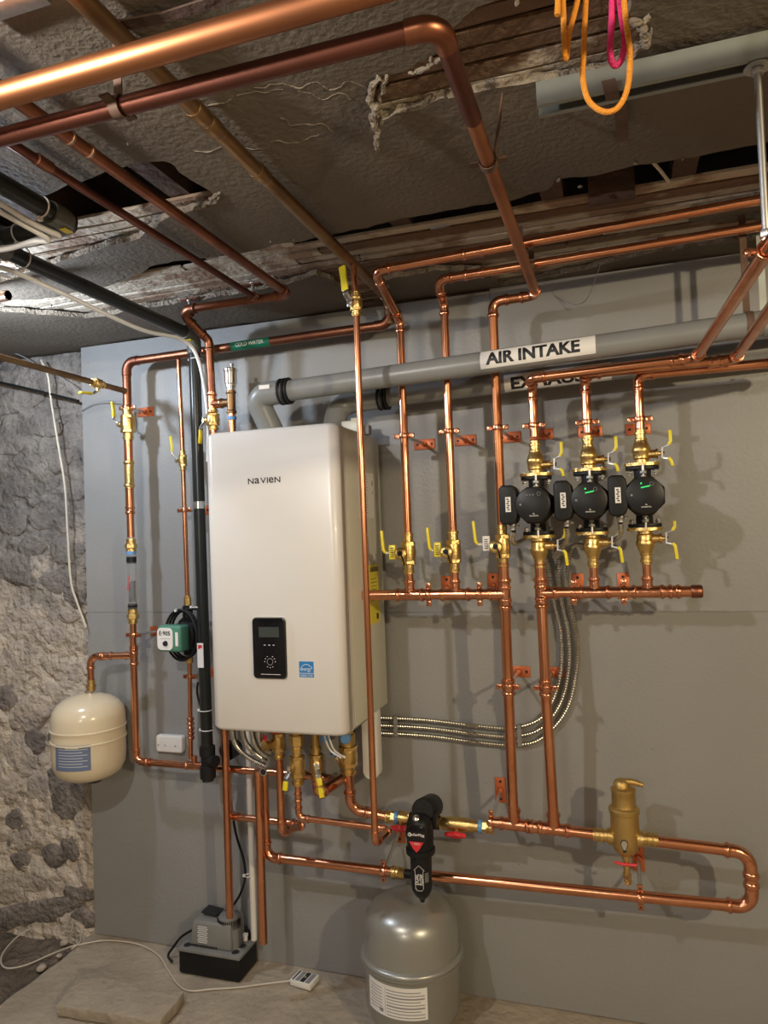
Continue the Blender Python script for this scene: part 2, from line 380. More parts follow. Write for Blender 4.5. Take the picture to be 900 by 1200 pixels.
def hanger(label, X, zc, d, r, ax='z', plate='h', group='copper bell hangers standing off the board', xo=0., zo=0., off=0.):
    "bell hanger: wall plate, zinc rod, split ring around the pipe"
    root = thing('pipe_hanger', label, 'pipe hanger', (X, 0, zc), group)
    pw, ph = (.070, .034) if plate == 'h' else (.034, .078)
    mb = MB(); mb.box((X+xo, -.002, zc+zo), (pw, .004, ph)); mb.lathe([(0, .0095), (.010, .0085)], (X+xo, -.004, zc+zo), (0, -1, 0), 12)
    pl = mb.build('wall_plate', 'plate', root, bevel=.001)
    for s in (-1, 1):
        q = (X+xo+s*.024, -.0045, zc+zo) if plate == 'h' else (X+xo, -.0045, zc+zo+s*.027)
        MB().lathe([(0, .0045), (.0025, .0035)], q, (0, -1, 0), 8).build('screw', 'ink', pl)
    if d > .06: MB().tube([(X+xo, -.006, zc+zo), (X, -(d-r-.002), zc)], .0052, 10).build('rod', 'steel', root)
    else: MB().tube([(X+xo, -.006, zc+zo), (X, -(d-r-.002), zc)], .007, 10).build('rod', 'plate', root)
    A = Z_ if ax == 'z' else X_; B = X_ if ax == 'z' else Z_
    c = Vector((X, -d, zc)); mb = MB()
    prof = []
    ring = [c+Matrix.Rotation(2*math.pi*k/20, 3, A) @ (B*(r+.0022)) for k in range(20)]
    for k in range(20): pass
    # ring band
    V = []; n = 24
    for k in range(n):
        e = Matrix.Rotation(2*math.pi*k/n, 3, A) @ B
        for rr, hh in ((r+.0003, -.0075), (r+.0036, -.0075), (r+.0036, .0075), (r+.0003, .0075)): V.append(c+e*rr+A*hh)
    F = []
    for k in range(n):
        j = (k+1) % n
        for q in range(4): F.append((4*k+q, 4*j+q, 4*j+(q+1) % 4, 4*k+(q+1) % 4))
    mb.add(V, F, True)
    for s in (-1, 1):
        cc = c+B*s*(r+.010); mb.box(cc, (.018 if ax == 'z' else .014, .008, .014 if ax == 'z' else .018))
    mb.build('clamp_ring', 'copperfit', root, bevel=.0012)
    for s in (-1, 1):
        cc = c+B*s*(r+.010)-Y_*.003
        MB().lathe([(0, .0042), (.0022, .0035)], cc, (0, -1, 0), 8).build('screw', 'copperold', root)
    return root
# ------------------------------------------------------------------ setting: boarded wall, stone wall, floor, ceiling
def inpoly(p, poly):
    c = False; n = len(poly)
    for i in range(n):
        x1, y1 = poly[i]; x2, y2 = poly[(i+1) % n]
        if (y1 > p[1]) != (y2 > p[1]) and p[0] < (x2-x1)*(p[1]-y1)/(y2-y1)+x1: c = not c
    return c
def rag(poly, step=.012, amp=.007, fr=30, closed=True):
    out = []; n = len(poly)
    for i in range(n):
        a = Vector(poly[i]); b = Vector(poly[(i+1) % n]); k = max(1, int((b-a).length/step))
        for j in range(k):
            p = a.lerp(b, j/k); q = Vector((p.x*fr, p.y*fr, 3.7))
            out.append((p.x+amp*noise.noise(q), p.y+amp*noise.noise(q+Vector((9, 5, 1)))))
    return out
CZ = lambda x: 2.226+.004*x
wall = thing('wall_back', None, None, (0, 0, 0)); wall['kind'] = 'structure'
# plywood sheets, laid sideways, two courses
SE = [(-1.938, .5, .0, 1.1993), (.5008, 2.6, .0, 1.1993), (-1.938, -.36, 1.2, 2.214), (-.3592, 2.6, 1.2, 2.222)]
for x0, x1, z0, z1 in SE:
    MB().box(((x0+x1)/2, .009, (z0+z1)/2), (x1-x0, .018, z1-z0)).build('plywood_sheet', 'board', wall, bevel=.0004, seg=1)
MB().box((.33, .06, 1.1), (4.56, .06, 2.24)).build('backing', 'joist', wall)
scr = MB()
for px, py in [(101, 626), (105, 714), (106, 724), (98, 705), (203, 492), (100, 543), (212, 848), (348, 1117), (609, 1013), (765, 878), (773, 1022), (757, 705), (755, 714), (117, 1008), (116, 1090), (615, 1164), (700, 880), (103, 425), (140, 717)]:
    p = at(px, py, 0); scr.lathe([(0, .0042), (.0012, .0035)], (p.x, -.0002, p.z), (0, -1, 0), 8)
scr.build('screw', 'inkgrey', wall, kind='stuff')
# rubble wall to the left
def wz(x, z):
    q = Vector((x*2.2, z*2.6, 1.3)); lo = noise.fractal(q, 1, 2, 6)
    r_ = noise.ridged_multi_fractal(Vector((x*5, z*6, 4)), 1, 2.1, 5, 1, 2)
    n3 = noise.fractal(Vector((x*16, z*19, 2)), .9, 2.1, 4)
    return lo*.018+(r_-1)*.008+n3*.009
def wy(x, z):
    cut = .06 if z < .12 else 0
    batter = .035 if z > 1.2 else .035-.03*(1.2-z)
    return batter-wz(x, z)+cut*0
nx, nz = 190, 300; V = []; F = []
XL, XR_ = -3.35, -1.91
for j in range(nz+1):
    for i in range(nx+1):
        x = XL+(XR_-XL)*i/nx; z = -.12+(2.21+.12)*j/nz
        V.append((x, max(.004, wy(x, z)) if x > -1.95 else wy(x, z), z))
for j in range(nz):
    for i in range(nx): a = j*(nx+1)+i; F.append((a, a+1, a+nx+2, a+nx+1))
sw = thing('wall_left', None, None, (-2.4, 0, 0)); sw['kind'] = 'structure'
MB().add(V, F).build('mortar', 'mortar', sw, sharp=180)
def rock(c, sx, sy, sz, seed, m, parent, name='stone', rot=0., sub=3, flat=None):
    bm = bmesh.new(); bmesh.ops.create_icosphere(bm, subdivisions=sub, radius=1)
    rnd = random.Random(seed); off = Vector((rnd.random()*50, rnd.random()*50, rnd.random()*50))
    pl = [(Vector((rnd.uniform(-1, 1), rnd.uniform(-.6, .6), rnd.uniform(-1, 1))).normalized(), rnd.uniform(.62, .9)) for _ in range(7)]
    for v in bm.verts:
        d = v.co.normalized(); r_ = 1
        for n_, h in pl:
            q = d.dot(n_)
            if q > 1e-3: r_ = min(r_, h/q)
        r_ *= 1+.10*noise.noise(d*1.9+off)+.06*noise.noise(d*6+off)+.03*noise.noise(d*14+off)
        p = d*r_; p = Vector((p.x*sx, p.y*sy, p.z*sz))
        if flat is not None and p.y < -flat: p.y = -flat+.25*(p.y+flat)+.003*noise.noise(Vector((p.x*30, p.z*30, seed)))
        v.co = Matrix.Rotation(rot, 3, 'Y') @ p+Vector(c)
    mb = MB(); bm.verts.ensure_lookup_table()
    mb.add([v.co.copy() for v in bm.verts], [tuple(v.index for v in f.verts) for f in bm.faces]); bm.free()
    return mb.build(name, m, parent, sharp=60)
stones = [  # photo pixel, half width m, half height m, dark
 (83, 930, .085, .075, 1), (48, 925, .05, .045, 0), (18, 962, .055, .035, 1), (30, 985, .07, .03, 0), (66, 1003, .05, .035, 1), (25, 1008, .035, .035, 1), (86, 992, .035, .05, 1),
 (98, 1045, .06, .022, 1), (40, 1070, .20, .035, 1), (100, 1072, .05, .03, 1), (70, 905, .04, .02, 1), (100, 907, .05, .03, 1), (64, 870, .03, .035, 1), (18, 880, .10, .055, 0), (40, 868, .04, .04, 1),
 (35, 835, .09, .05, 0), (8, 820, .045, .04, 1), (60, 815, .06, .03, 0), (78, 790, .07, .035, 0), (20, 775, .08, .06, 0), (55, 778, .04, .03, 0), (12, 735, .07, .05, 0), (60, 745, .06, .035, 0), (82, 720, .05, .03, 0),
 (30, 720, .08, .03, 0), (85, 695, .04, .05, 1), (60, 680, .07, .04, 0), (15, 670, .09, .05, 0), (35, 640, .06, .035, 0), (75, 645, .06, .04, 0), (10, 610, .06, .045, 0), (55, 605, .09, .04, 0), (80, 575, .05, .03, 0),
 (25, 565, .09, .045, 0), (60, 540, .06, .04, 0), (10, 520, .06, .04, 0), (45, 500, .08, .04, 0), (80, 510, .05, .045, 0), (20, 470, .09, .035, 0), (65, 465, .07, .03, 0),
 (5, 920, .06, .05, 0), (55, 960, .05, .03, 0), (100, 960, .03, .05, 0), (8, 1040, .07, .05, 0), (45, 1035, .09, .035, 0), (75, 1040, .05, .03, 0), (5, 1075, .07, .04, 1)]
for i, (px, py, a, b, dk) in enumerate(stones):
    p = at(px, py, -.02); x, z = p.x, p.z
    if x+a > -1.93: x = -1.93-a
    pro = .010 if dk else .005
    rock((x, wy(x, z)+.012-pro*.6, z), a*1.5, .034, b*1.5, i*3+1, 'stonedark' if dk else ('stonegrey' if py < 720 else 'stonewall'), sw, rot=random.uniform(-.3, .3), flat=.010)
# more stones of the same wall outside the frame
rnd = random.Random(4)
for i in range(14):
    x = rnd.uniform(-3.25, -2.5); z = rnd.uniform(.1, 2.0)
    rock((x, wy(x, z)+.012, z), rnd.uniform(.06, .13), .036, rnd.uniform(.035, .07), 500+i, 'stonewall', sw, rot=rnd.uniform(-.3, .3))

# floor: slab, sunken dirt strip at the stone wall, outlying floor
fl = thing('floor', None, None, (0, -1, 0)); fl['kind'] = 'structure'
def grid(x0, x1, y0, y1, nx, ny, fz, name, m, parent, sharp=180):
    V = []; F = []
    for j in range(ny+1):
        for i in range(nx+1):
            x = x0+(x1-x0)*i/nx; y = y0+(y1-y0)*j/ny; V.append((x, y, fz(x, y)))
    for j in range(ny):
        for i in range(nx): a = j*(nx+1)+i; F.append((a, a+1, a+nx+2, a+nx+1))
    return MB().add(V, F).build(name, m, parent, sharp=sharp)
slabz = lambda x, y: noise.fractal(Vector((x*3, y*3, 0)), 1, 2, 4)*.004-.003
edge = lambda y: -1.945+.02*noise.noise(Vector((y*9, 2, 2)))
V = []; F = []; NX, NY = 150, 60
for j in range(NY+1):
    y = -1.6+(1.62)*j/NY
    for i in range(NX+1):
        x = edge(y)+(3.2-edge(y))*(i/NX)**1.5; V.append((x, y, slabz(x, y)))
for j in range(NY):
    for i in range(NX): a = j*(NX+1)+i; F.append((a, a+1, a+NX+2, a+NX+1))
b0 = len(V)
for j in range(NY+1):
    y = -1.6+1.62*j/NY; V.append((edge(y)-.004, y, -.12))
for j in range(NY): F.append((j*(NX+1), (j+1)*(NX+1), b0+j+1, b0+j))
MB().add(V, F).build('concrete_slab', 'concrete', fl, sharp=50)
grid(-3.4, -1.90, -1.6, .06, 110, 110, lambda x, y: -.055+noise.fractal(Vector((x*5, y*5, 7)), 1, 2, 6)*.030, 'dirt', 'dirt', fl)
MB().box((-.1, -3.4, -.06), (6.9, 3.62, .1)).build('concrete_slab', 'concrete', fl)
for i in range(9):
    x = rnd.uniform(-2.6, -1.98); y = rnd.uniform(-.45, -.02); s = rnd.uniform(.006, .022)
    rock((x, y, -.045+noise.fractal(Vector((x*5, y*5, 7)), 1, 2, 6)*.03+.006), s, s, s*.7, 900+i, 'stonewall', fl, 'pebble', sub=2)
# loose flat concrete block lying on the slab
P = [on(65, 1178, .034), on(188, 1198, .034), on(217, 1162, .034), on(100, 1133, .034)]
poly = rag([(p.x, p.y) for p in P], .02, .006, 20)
MB().prism(poly, (0, 0, .002), X_, Y_, .034).build('concrete_block', 'concrete', None, label='flat rough concrete block lying on the floor at the bottom left', cat='concrete block', bevel=.003)

# ceiling: plaster on laths, joists above
ce = thing('ceiling', None, None, (0, -1, 2.2)); ce['kind'] = 'structure'
C2 = lambda L: [(q.x, q.y) for q in (on(a, b, 2.222) for a, b in L)]
HA = C2([(-80, 266), (0, 242), (60, 225), (130, 203), (190, 191), (208, 198), (222, 212), (240, 220), (258, 232), (245, 243), (200, 252), (178, 268), (160, 278), (130, 286), (90, 300), (0, 330), (-80, 350)])
HS = C2([(-90, 402), (0, 352), (60, 348), (110, 338), (150, 327), (175, 312), (200, 306), (235, 303), (280, 296), (330, 286), (345, 284), (400, 274), (440, 265), (520, 250), (600, 236), (640, 226), (650, 214), (700, 207), (745, 196), (790, 190), (850, 180), (900, 171), (1000, 152),
         (1000, 214), (900, 232), (850, 243), (812, 250), (806, 262), (850, 262), (900, 254), (1000, 240), (1000, 262), (880, 284), (760, 300), (640, 325), (590, 335), (560, 318), (513, 317), (449, 329), (460, 345), (470, 362), (455, 368), (425, 368), (408, 352), (402, 345), (390, 330), (372, 322), (340, 332), (300, 340), (250, 348), (200, 356), (150, 364), (130, 369), (100, 372), (60, 368), (0, 364), (-90, 420)])
HC = C2([(441, 100), (455, 92), (476, 86), (500, 74), (520, 62), (535, 35), (560, 12), (600, -10), (640, -40), (740, -60), (742, -10), (740, 8), (736, 22), (750, 26), (764, 38), (760, 52), (752, 62), (740, 76), (700, 90), (630, 100), (590, 106), (560, 112), (520, 120), (495, 131), (470, 134), (440, 143), (436, 125)])
holes = [rag(h, .010, .010, 26) for h in (HA, HS, HC)]
allp = []; edges = []; allv = []
def addloop(L):
    b = len(allv); allv.extend(Vector(p) for p in L); n = len(L); edges.extend((b+i, b+(i+1) % n) for i in range(n))
xa, xb, ya, yb = -2.75, 1.35, -1.75, .045
addloop([(xa, ya), (xb, ya), (xb, yb), (xa, yb)])
for h in holes: addloop(h)
rnd = random.Random(3); st = .032
y = ya+st
while y < yb-.01:
    x = xa+st
    while x < xb-.01:
        q = (x+rnd.uniform(-.009, .009), y+rnd.uniform(-.009, .009))
        if not any(inpoly(q, h) for h in holes): allv.append(Vector(q))
        x += st
    y += st
vo, eo, fo, *_ = delaunay_2d_cdt(allv, edges, [], 0, 1e-5)
def pz(x, y):
    q = Vector((x, y, 0)); return CZ(x)+.010*noise.fractal(q*2.3, 1, 2, 3)*.6+.0012*noise.noise(q*14)
keep = []
for f in fo:
    c = sum((vo[i] for i in f), Vector((0, 0)))/len(f)
    if not any(inpoly(c, h) for h in holes) and xa <= c.x <= xb: keep.append(tuple(f))
bn = {}
for f in keep:
    for i in range(3):
        e = (f[i], f[(i+1) % 3]); k = tuple(sorted(e)); bn[k] = None if k in bn else e
V = [(p.x, p.y, pz(p.x, p.y)) for p in vo]; n0 = len(V)
F = list(keep); MI = [0]*len(keep)
V2 = V+[(p[0]+.004*noise.noise(Vector((p[0]*60, p[1]*60, 1))), p[1]+.004*noise.noise(Vector((p[0]*60, p[1]*60, 8))), p[2]+.016) for p in V]
for e in bn.values():
    if e: F.append((e[0], e[1], e[1]+n0, e[0]+n0)); MI.append(1)
F += [tuple(i+n0 for i in f)[::-1] for f in keep]; MI += [1]*len(keep)
mb = MB(); mb.v = [Vector(v) for v in V2]; mb.f = F; mb.sm = [m_ == 0 for m_ in MI]; mb.mi = MI
mb.build('plaster', ['plaster', 'plasteredge'], ce, sharp=60)
for box in [((-3.6, -2.75), (-5.2, .05)), ((1.35, 3.3), (-5.2, .05)), ((-2.75, 1.35), (-5.2, -1.75))]:
    (a, b), (c, d) = box
    MB().box(((a+b)/2, (c+d)/2, CZ(0)+.006), (b-a, d-c, .016)).build('plaster', 'plaster', ce)
# crumbs of plaster hanging at the broken edges
for i, (px, py, s) in enumerate([(252, 232, .008), (247, 236, .007), (515, 66, .007), (505, 74, .006), (752, 36, .010), (745, 30, .012), (759, 50, .006),
                              (345, 284, .006), (655, 214, .006), (680, 222, .006), (745, 195, .005), (317, 285, .006), (150, 172, .004), (60, 360, .006), (404, 350, .006), (372, 324, .005), (606, 8, .006), (800, 190, .004)]):
    p = on(px, py, 2.215); rock((p.x, p.y, 2.221), s*1.0, s*.7, s*.6, 1200+i, 'plasteredge', ce, 'plaster_crumb', rot=i*.7, sub=2)
for i, (L, w_) in enumerate((([(446, 90, 0), (439, 103, .006), (434, 118, .008), (441, 128, .010), (436, 141, .014), (442, 152, .020), (439, 163, .026), (444, 175, .034)], .010), ([(452, 90, 0), (447, 108, .004), (440, 126, .008), (447, 134, .008), (443, 148, .01)], .007), ([(762, 20, 0), (752, 32, .006), (757, 48, .008), (744, 58, .004)], .011), ([(530, 60, 0), (512, 70, .006), (500, 78, .008), (478, 88, .003)], .006), ([(258, 226, 0), (252, 232, .006), (240, 240, .008), (228, 246, .003)], .008))):
    sp = smoothpath([on(a, b, 2.222-c*.8) for a, b, c in L], 9)
    sp = [p+Vector((noise.noise(p*90), noise.noise(p*90+Vector((3, 3, 3))), .5*noise.noise(p*80)))*.007 for p in sp]
    MB().tube(sp, [w_*(.35+.9*abs(noise.noise(p*120))) for p in sp], 7).build('plaster_flake', 'plasteredge', ce, sharp=30)
# white cracked skim ridges left of the broken patch
for i, L in enumerate([[(215, 128), (240, 124), (262, 122), (285, 112), (310, 108), (330, 107)], [(300, 105), (330, 100), (352, 106), (370, 100), (392, 108), (410, 98), (425, 106)], [(225, 180), (250, 178), (275, 172), (300, 178), (325, 166), (352, 168), (375, 160)], [(352, 108), (380, 118), (400, 112), (418, 124)], [(330, 140), (350, 150), (375, 148), (395, 158)], [(640, 118), (700, 125), (760, 140)]]):
    pts = [on(a, b, 2.219) for a, b in L]
    for q in pts: q.z = pz(q.x, q.y)
    sp = smoothpath(pts, 8); q2 = []
    for p in sp: q2.append(p+Vector((noise.noise(p*60)*.008, noise.noise(p*60+Vector((4, 4, 4)))*.008, 0)))
    MB().tube(q2, [.0006+.0022*abs(noise.noise(p*40)) for p in sp], 6).build('plaster_crack', 'plasteredge', ce)
# laths
EX = [HA[:10]+C2([(255, 233), (180, 252), (100, 270), (0, 300), (-80, 325)]),
      C2([(140, 329), (175, 314), (200, 307), (240, 304), (240, 318), (215, 325), (150, 332)]),
      C2([(295, 295), (345, 284), (440, 264), (560, 243), (640, 226), (650, 212), (700, 206), (745, 195), (790, 189), (1000, 150), (1000, 186), (900, 204), (820, 218), (745, 229), (650, 246), (560, 264), (480, 276), (400, 292), (345, 298), (330, 292)])]
HD = [(h, ) for h in (HA, HS, HC)]
rows = []
y = .02; k = 0
while y > -1.75:
    def spans(poly, yy):
        X = []
        for i in range(len(poly)):
            x1, y1 = poly[i]; x2, y2 = poly[(i+1) % len(poly)]
            if (y1 > yy) != (y2 > yy): X.append((x2-x1)*(yy-y1)/(y2-y1)+x1)
        X.sort(); return [(X[i], X[i+1]) for i in range(0, len(X)-1, 2)]
    near = [(s-.05, e+.05) for h in (HA, HS, HC) for dy in (-.04, -.02, 0, .02, .04) for s, e in spans(h, y+dy)]
    exs = [q for e in EX for q in spans(e, y)]
    s0 = None
    for i in range(int((xb-xa)/.01)+1):
        x = xa+i*.01
        o_ = x < xb-.02 and any(s <= x <= e for s, e in near) and not any(s <= x <= e for s, e in exs)
        if o_ and s0 is None: s0 = x
        if not o_ and s0 is not None:
            if x-s0 > .05: rows.append((s0, x, y, k))
            s0 = None
    y -= .0445; k += 1
for a, b, y, k in rows:
    parts = [(a, b)]
    if b-a > 1.3:
        c = a+(b-a)*rnd.uniform(.35, .65); parts = [(a, c-.003), (c+.003, b)]
    for a1, b1 in parts:
        n = max(2, int((b1-a1)/.06)); sag = rnd.uniform(-.003, .003); tw = rnd.uniform(-.08, .08); V = []
        for i in range(n+1):
            x = a1+(b1-a1)*i/n; yy = y+.003*noise.noise(Vector((x*3, y*30, 0))); zz = 2.2465+sag*math.sin(i/n*3)+.002*noise.noise(Vector((x*4, y*9, 3)))
            hw = .0175+.0015*noise.noise(Vector((x*9, y*40, 5)))
            if i in (0, n): hw *= .8
            V += [(x, yy-hw, zz-tw*hw), (x, yy+hw, zz+tw*hw), (x, yy+hw, zz+tw*hw+.007), (x, yy-hw, zz-tw*hw+.007)]
        F = [(0, 1, 2, 3)[::-1], tuple(4*n+q for q in range(4))]
        for i in range(n):
            for q in range(4): F.append((4*i+q, 4*i+(q+1) % 4, 4*i+4+(q+1) % 4, 4*i+4+q))
        wh = (a1+b1)/2 < -.9 or (y > -.62 and rnd.random() < .6) or rnd.random() < .15  # whitened laths at left and near the wall, where painted lamp light falls
        MB().add(V, F, False).build('lath', 'lathwhite_lit' if wh else 'lath', ce)
# joists and dark boards above them
for x in (-2.55, -2.13, -1.72, -1.31, -.93, -.50, -.12, .175, .62, 1.05):
    MB().box((x, -.85, 2.335), (.052, 1.9, .16)).build('joist', 'joist', ce)
for i in range(12):
    MB().box((-.7, -1.72+i*.155, 2.427), (4.2, .15, .02)).build('floorboard', 'subfloor', ce)
# wood block and junction tin in the gap, cream cable
p = on(716, 215, 2.27); MB().box((p.x, p.y, 2.262), (.105, .018, .075)).build('wood_block', 'joist', ce)
p = on(515, 265, 2.25); MB().box((p.x, p.y, 2.25), (.05, .045, .004)).build('metal_tab', 'zinc', ce)
# plaster filler above the board at the wall
MB().box((.33, .03, 2.235), (4.56, .024, .03)).build('filler', 'joist', ce)
# the rest of the room, mostly out of frame
for nm, c, sz in (('wall_right', (3.25, -2.6, 1.1), (.1, 5.3, 2.3)), ('wall_front', (-.1, -5.2, 1.1), (6.8, .1, 2.3)), ('wall_side', (-3.4, -2.6, 1.1), (.1, 5.3, 2.34))):
    MB().box(c, sz).build(nm, 'bouncewall', None, kind='structure')
# ------------------------------------------------------------------ copper runs overhead
def pipething(label, loc, group=None, name='copper_pipe'): return thing(name, label, 'pipe', loc, group)
DR = .235          # risers stand this far off the board
RX = [-.590, -.455, -.3145]
# big depth pipe joining the cold water line
t = pipething('brown aged copper pipe crossing the ceiling toward the wall, joining the cold water line', (-.66, -.11, 2.12))
run(t, [(-.66, -2.3, 2.196), (-.66, -.105, 2.196), (-.66, -.105, 2.118)], .0150, 'copperbrown', 'copperbrown', style='solder')
run(t, [(-.66, -.105, 2.135), (-.66, -.105, 2.118), (-1.652, -.105, 2.105), (-1.652, -.105, 1.90)], .0150, 'copperold', 'copperold', style='solder')
for px, py in ((232, 133), (250, 148), (296, 205)): 
    p = on(px, py, 2.196); MB().lathe([(-.020, .0158), (-.018, .0170), (.018, .0170), (.020, .0158)], (-.66, p.y, 2.196), Y_, 18).build('coupling', 'copperbrown', t); MB().lathe([(-.0015, .0162), (.0015, .0162)], (-.66, p.y+.021, 2.196), Y_, 18).build('solder_ring', 'solder', t)
zt_ = lambda x: 2.105+(x+1.652)*.013/.992
a_, b_ = at(272, 400, .105), at(317, 394, .105); a_.z = zt_(a_.x); b_.z = zt_(b_.x)
tape = MB().tube([a_, b_], .0156, 20).build('tape', 'greenlab', t, label='green tape reading COLD WATER')
cz = (a_.z+b_.z)/2; cxm = (a_.x+b_.x)/2
text('COLD WATER', (0, 0, 0), X_, Z_, .105, .013, 'paper', tape, wrap=lambda a, b: Vector((cxm+a, -.105-math.cos(b/.0160)*.0162, cz+math.sin(b/.0160)*.0162+a*.013)))
# depth pipe at the left with its run and riser
t = pipething('reddish copper pipe from the ceiling turning left over the boiler and down', (-.92, -.3, 2.19))
rl = at(205, 371, .27)
run(t, [(-.90, -2.3, 2.19), (-.915, -.30, 2.188), (-1.300, -.30, 2.190), (-1.252, -.205, 2.110), (-1.250, -.20, 1.935)], .0128, 'copperold', 'copperold', style='press')
for px, py in ((85, 160), (106, 176)):
    p = on(px, py, 2.189); MB().lathe([(-.003, .0135), (-.002, .0145), (.002, .0145), (.003, .0135)], (-.907, p.y, 2.189), Y_, 18).build('solder_ring', 'solder', t)
# thin depth pipe
t = pipething('thin dark copper pipe running along the ceiling left of the larger ones', (-1.03, -.31, 2.19))
run(t, [(-1.015, -2.3, 2.192), (-1.02, -.33, 2.188)], .0095, 'copperdark', 'copperold')
p = on(48, 192, 2.19); MB().lathe([(-.02, .010), (-.018, .0118), (.018, .0118), (.02, .010)], (-1.017, p.y, 2.19), Y_, 14).build('coupling', 'copperold', t)
# two thick pipes near the camera
t = pipething('thick bright copper pipe nearest the camera across the top left', (-.6, -1.455, 2.12))
run(t, [(-2.6, -1.452, 2.108), (1.0, -1.455, 2.122)], .0178, 'copperbright', 'copperbright')
t = pipething('dark copper pipe crossing below the ceiling and turning to the third riser', (-.2, -1.3, 2.108))
run(t, [(-2.6, -1.385, 2.104), (-.192, -1.378, 2.108), (-.192, -1.15, 2.108)], .0140, 'copperdark', 'copperold', style='solder', bend=1.3)
run(t, [(-.192, -1.16, 2.108), (-.192, -DR, 2.106), (RX[2], -DR, 2.104), (RX[2], -DR, 1.415)], .0128, 'copperbright', 'copperfit', bend=1.3)
hh = on(123, 110, 2.105)
# risers 1 and 2 with their runs to the right
t = pipething('first copper riser from the boiler, rising and turning right under the ceiling', (RX[0], -DR, 1.4))
run(t, [(RX[0], -DR, 1.40), (RX[0], -DR, 2.085), (-.604, -.42, 2.173), (.36, -.42, 2.200), (1.35, -.42, 2.203)], .0118)
p = Vector((-.34, -.42, 2.177)); coupling(t, (-.333, -.42, 2.1806), (1, 0, .028), .0118)
t = pipething('second copper riser from the boiler, turning right below the first', (RX[1], -DR, 1.4))
run(t, [(RX[1], -DR, 1.40), (RX[1], -DR, 2.115), (-.457, -.30, 2.166), (.38, -.30, 2.182), (1.35, -.30, 2.184)], .0118)
coupling(t, (-.352, -.30, 2.168), (1, 0, .019), .0118)
# new looking lower ends are the same tubes. --- pump risers
PX = [-.2165, -.0725, .0645]; DP = .21
dpy = [.33, .27, .21]
pe = [(at(640, 439, .30), at(816, 419, .30)), (at(698, 441, .25), at(861, 421, .25)), (at(758, 440, .21), at(900, 426, .21))]
t = pipething('copper pipe from the left pump rising, then slanting up right to the ceiling strut', (PX[0], -DP, 1.7))
x1 = at(816, 419, .30)
run(t, [(PX[0], -DP, 1.715), (PX[0], -DP, 1.858), (PX[0]+.005, -.30, 1.862), (x1.x, -.30, x1.z), (x1.x+.078, -1.9, x1.z+.012)], .0125, bend=1.2)
coupling(t, (x1.x-.045, -.30, x1.z-.003), X_, .0125, L=1.6)
t = pipething('copper pipe from the middle pump rising and turning toward the right edge', (PX[1], -DP, 1.7))
x2 = at(861, 421, .25)
run(t, [(PX[1], -DP, 1.715), (PX[1], -DP, 1.862), (PX[1]+.003, -.252, 1.868), (x2.x, -.252, x2.z), (x2.x+.01, -1.9, x2.z+.005)], .0125, bend=1.2)
coupling(t, (x2.x-.045, -.252, x2.z-.002), X_, .0125, L=1.6)
t = pipething('copper pipe from the right pump turning right along the wall and out of the picture', (PX[2], -DP, 1.7))
x3 = at(900, 427, .205)
run(t, [(PX[2], -DP, 1.715), (PX[2], -DP, 1.860), (.455, -.208, x3.z+.002), (.50, -1.9, x3.z+.01)], .0125, bend=1.2)

# ------------------------------------------------------------------ headers and loop
HZ = 1.277
t = pipething('copper supply header under the three risers, dropping to the bottom loop', (-.3, -DR, .6))
LZ = .600
run(t, [(-.735, -DR, HZ), (RX[2], -DR, HZ)], .0150)
for x in RX[:2]: 
    tee(t, (x, -DR, HZ), X_, Z_, .0150, .0125); MB().tube([(x, -DR, HZ+.03), (x, -DR, 1.365)], .0118, 18).build('pipe', 'copper', t)
tee(t, (RX[2], -DR, HZ), Z_, -X_, .0150, .0150)
run(t, [(RX[2], -DR, 1.365), (RX[2], -DR, HZ), (RX[2]-.002, -.225, 1.016), (RX[2]-.008, -.19, LZ+.03)], .0146, bend=.2, ename='joint')
t = pipething('copper return header under the three pumps with a capped right end', (-.2, -DP, 1.277))
run(t, [(PX[0]+.01, -DP, HZ+.001), (.197, -DP, HZ)], .0146)
MB().lathe([(-.028, .0158), (-.026, .0172), (-.003, .0172), (0, .015)], (.199, -DP, HZ), X_, 20).build('end_cap', 'copperold', t)
for x in PX[1:]:
    tee(t, (x, -DP, HZ), X_, Z_, .0146, .0118); MB().tube([(x, -DP, HZ+.03), (x, -DP, 1.375)], .0112, 18).build('pipe', 'copper', t)
tee(t, (PX[0], -DP, HZ), Z_, X_, .0150, .0146)
run(t, [(PX[0], -DP, 1.36), (PX[0], -DP, HZ), (PX[0]+.003, -.225, 1.016), (PX[0]+.006, -.19, LZ+.03)], .0146, bend=.2, ename='joint')
for x in (.13,): coupling(t, (x, -DP, HZ), X_, .0146, L=1.2)
# bottom loop
dl = .18
t = pipething('copper loop along the bottom of the board, bending back at the right', (.2, -dl, .46))
l0 = at(583, 964, dl); l1 = at(712, 979, dl); l2 = at(757, 984, dl); l3 = at(872, 992, dl)
xr = at(880, 1025, dl).x
ll = at(470, 1019, dl); ls = at(513, 1024, dl)
zl = .457
zl_ = lambda x: l0.z+(x-l0.x)*(l1.z-l0.z)/(l1.x-l0.x)
run(t, [(l0.x-.012, -dl, l0.z), (l1.x+.008, -dl, l1.z)], .0148)
run(t, [(l2.x-.01, -dl, l2.z), (xr, -dl, .597), (xr, -dl, zl), (ls.x-.03, -dl, .444)], .0150, bend=1.7)
for x in (at(603, 965, dl).x, at(649, 970, dl).x):
    tee(t, (x, -dl, zl_(x)), (l1-l0), Z_, .0150, .0148)
coupling(t, (at(628, 967, dl).x, -dl, zl_(at(628, 967, dl).x)), (l1-l0), .0150, L=1.3)
coupling(t, (xr, -dl, .527), Z_, .0150, L=1.2)
t = pipething('copper pipe from under the boiler to the black filter, ending in a brass thread', (-1.1, -dl, .44))
lv = at(311, 960, dl)
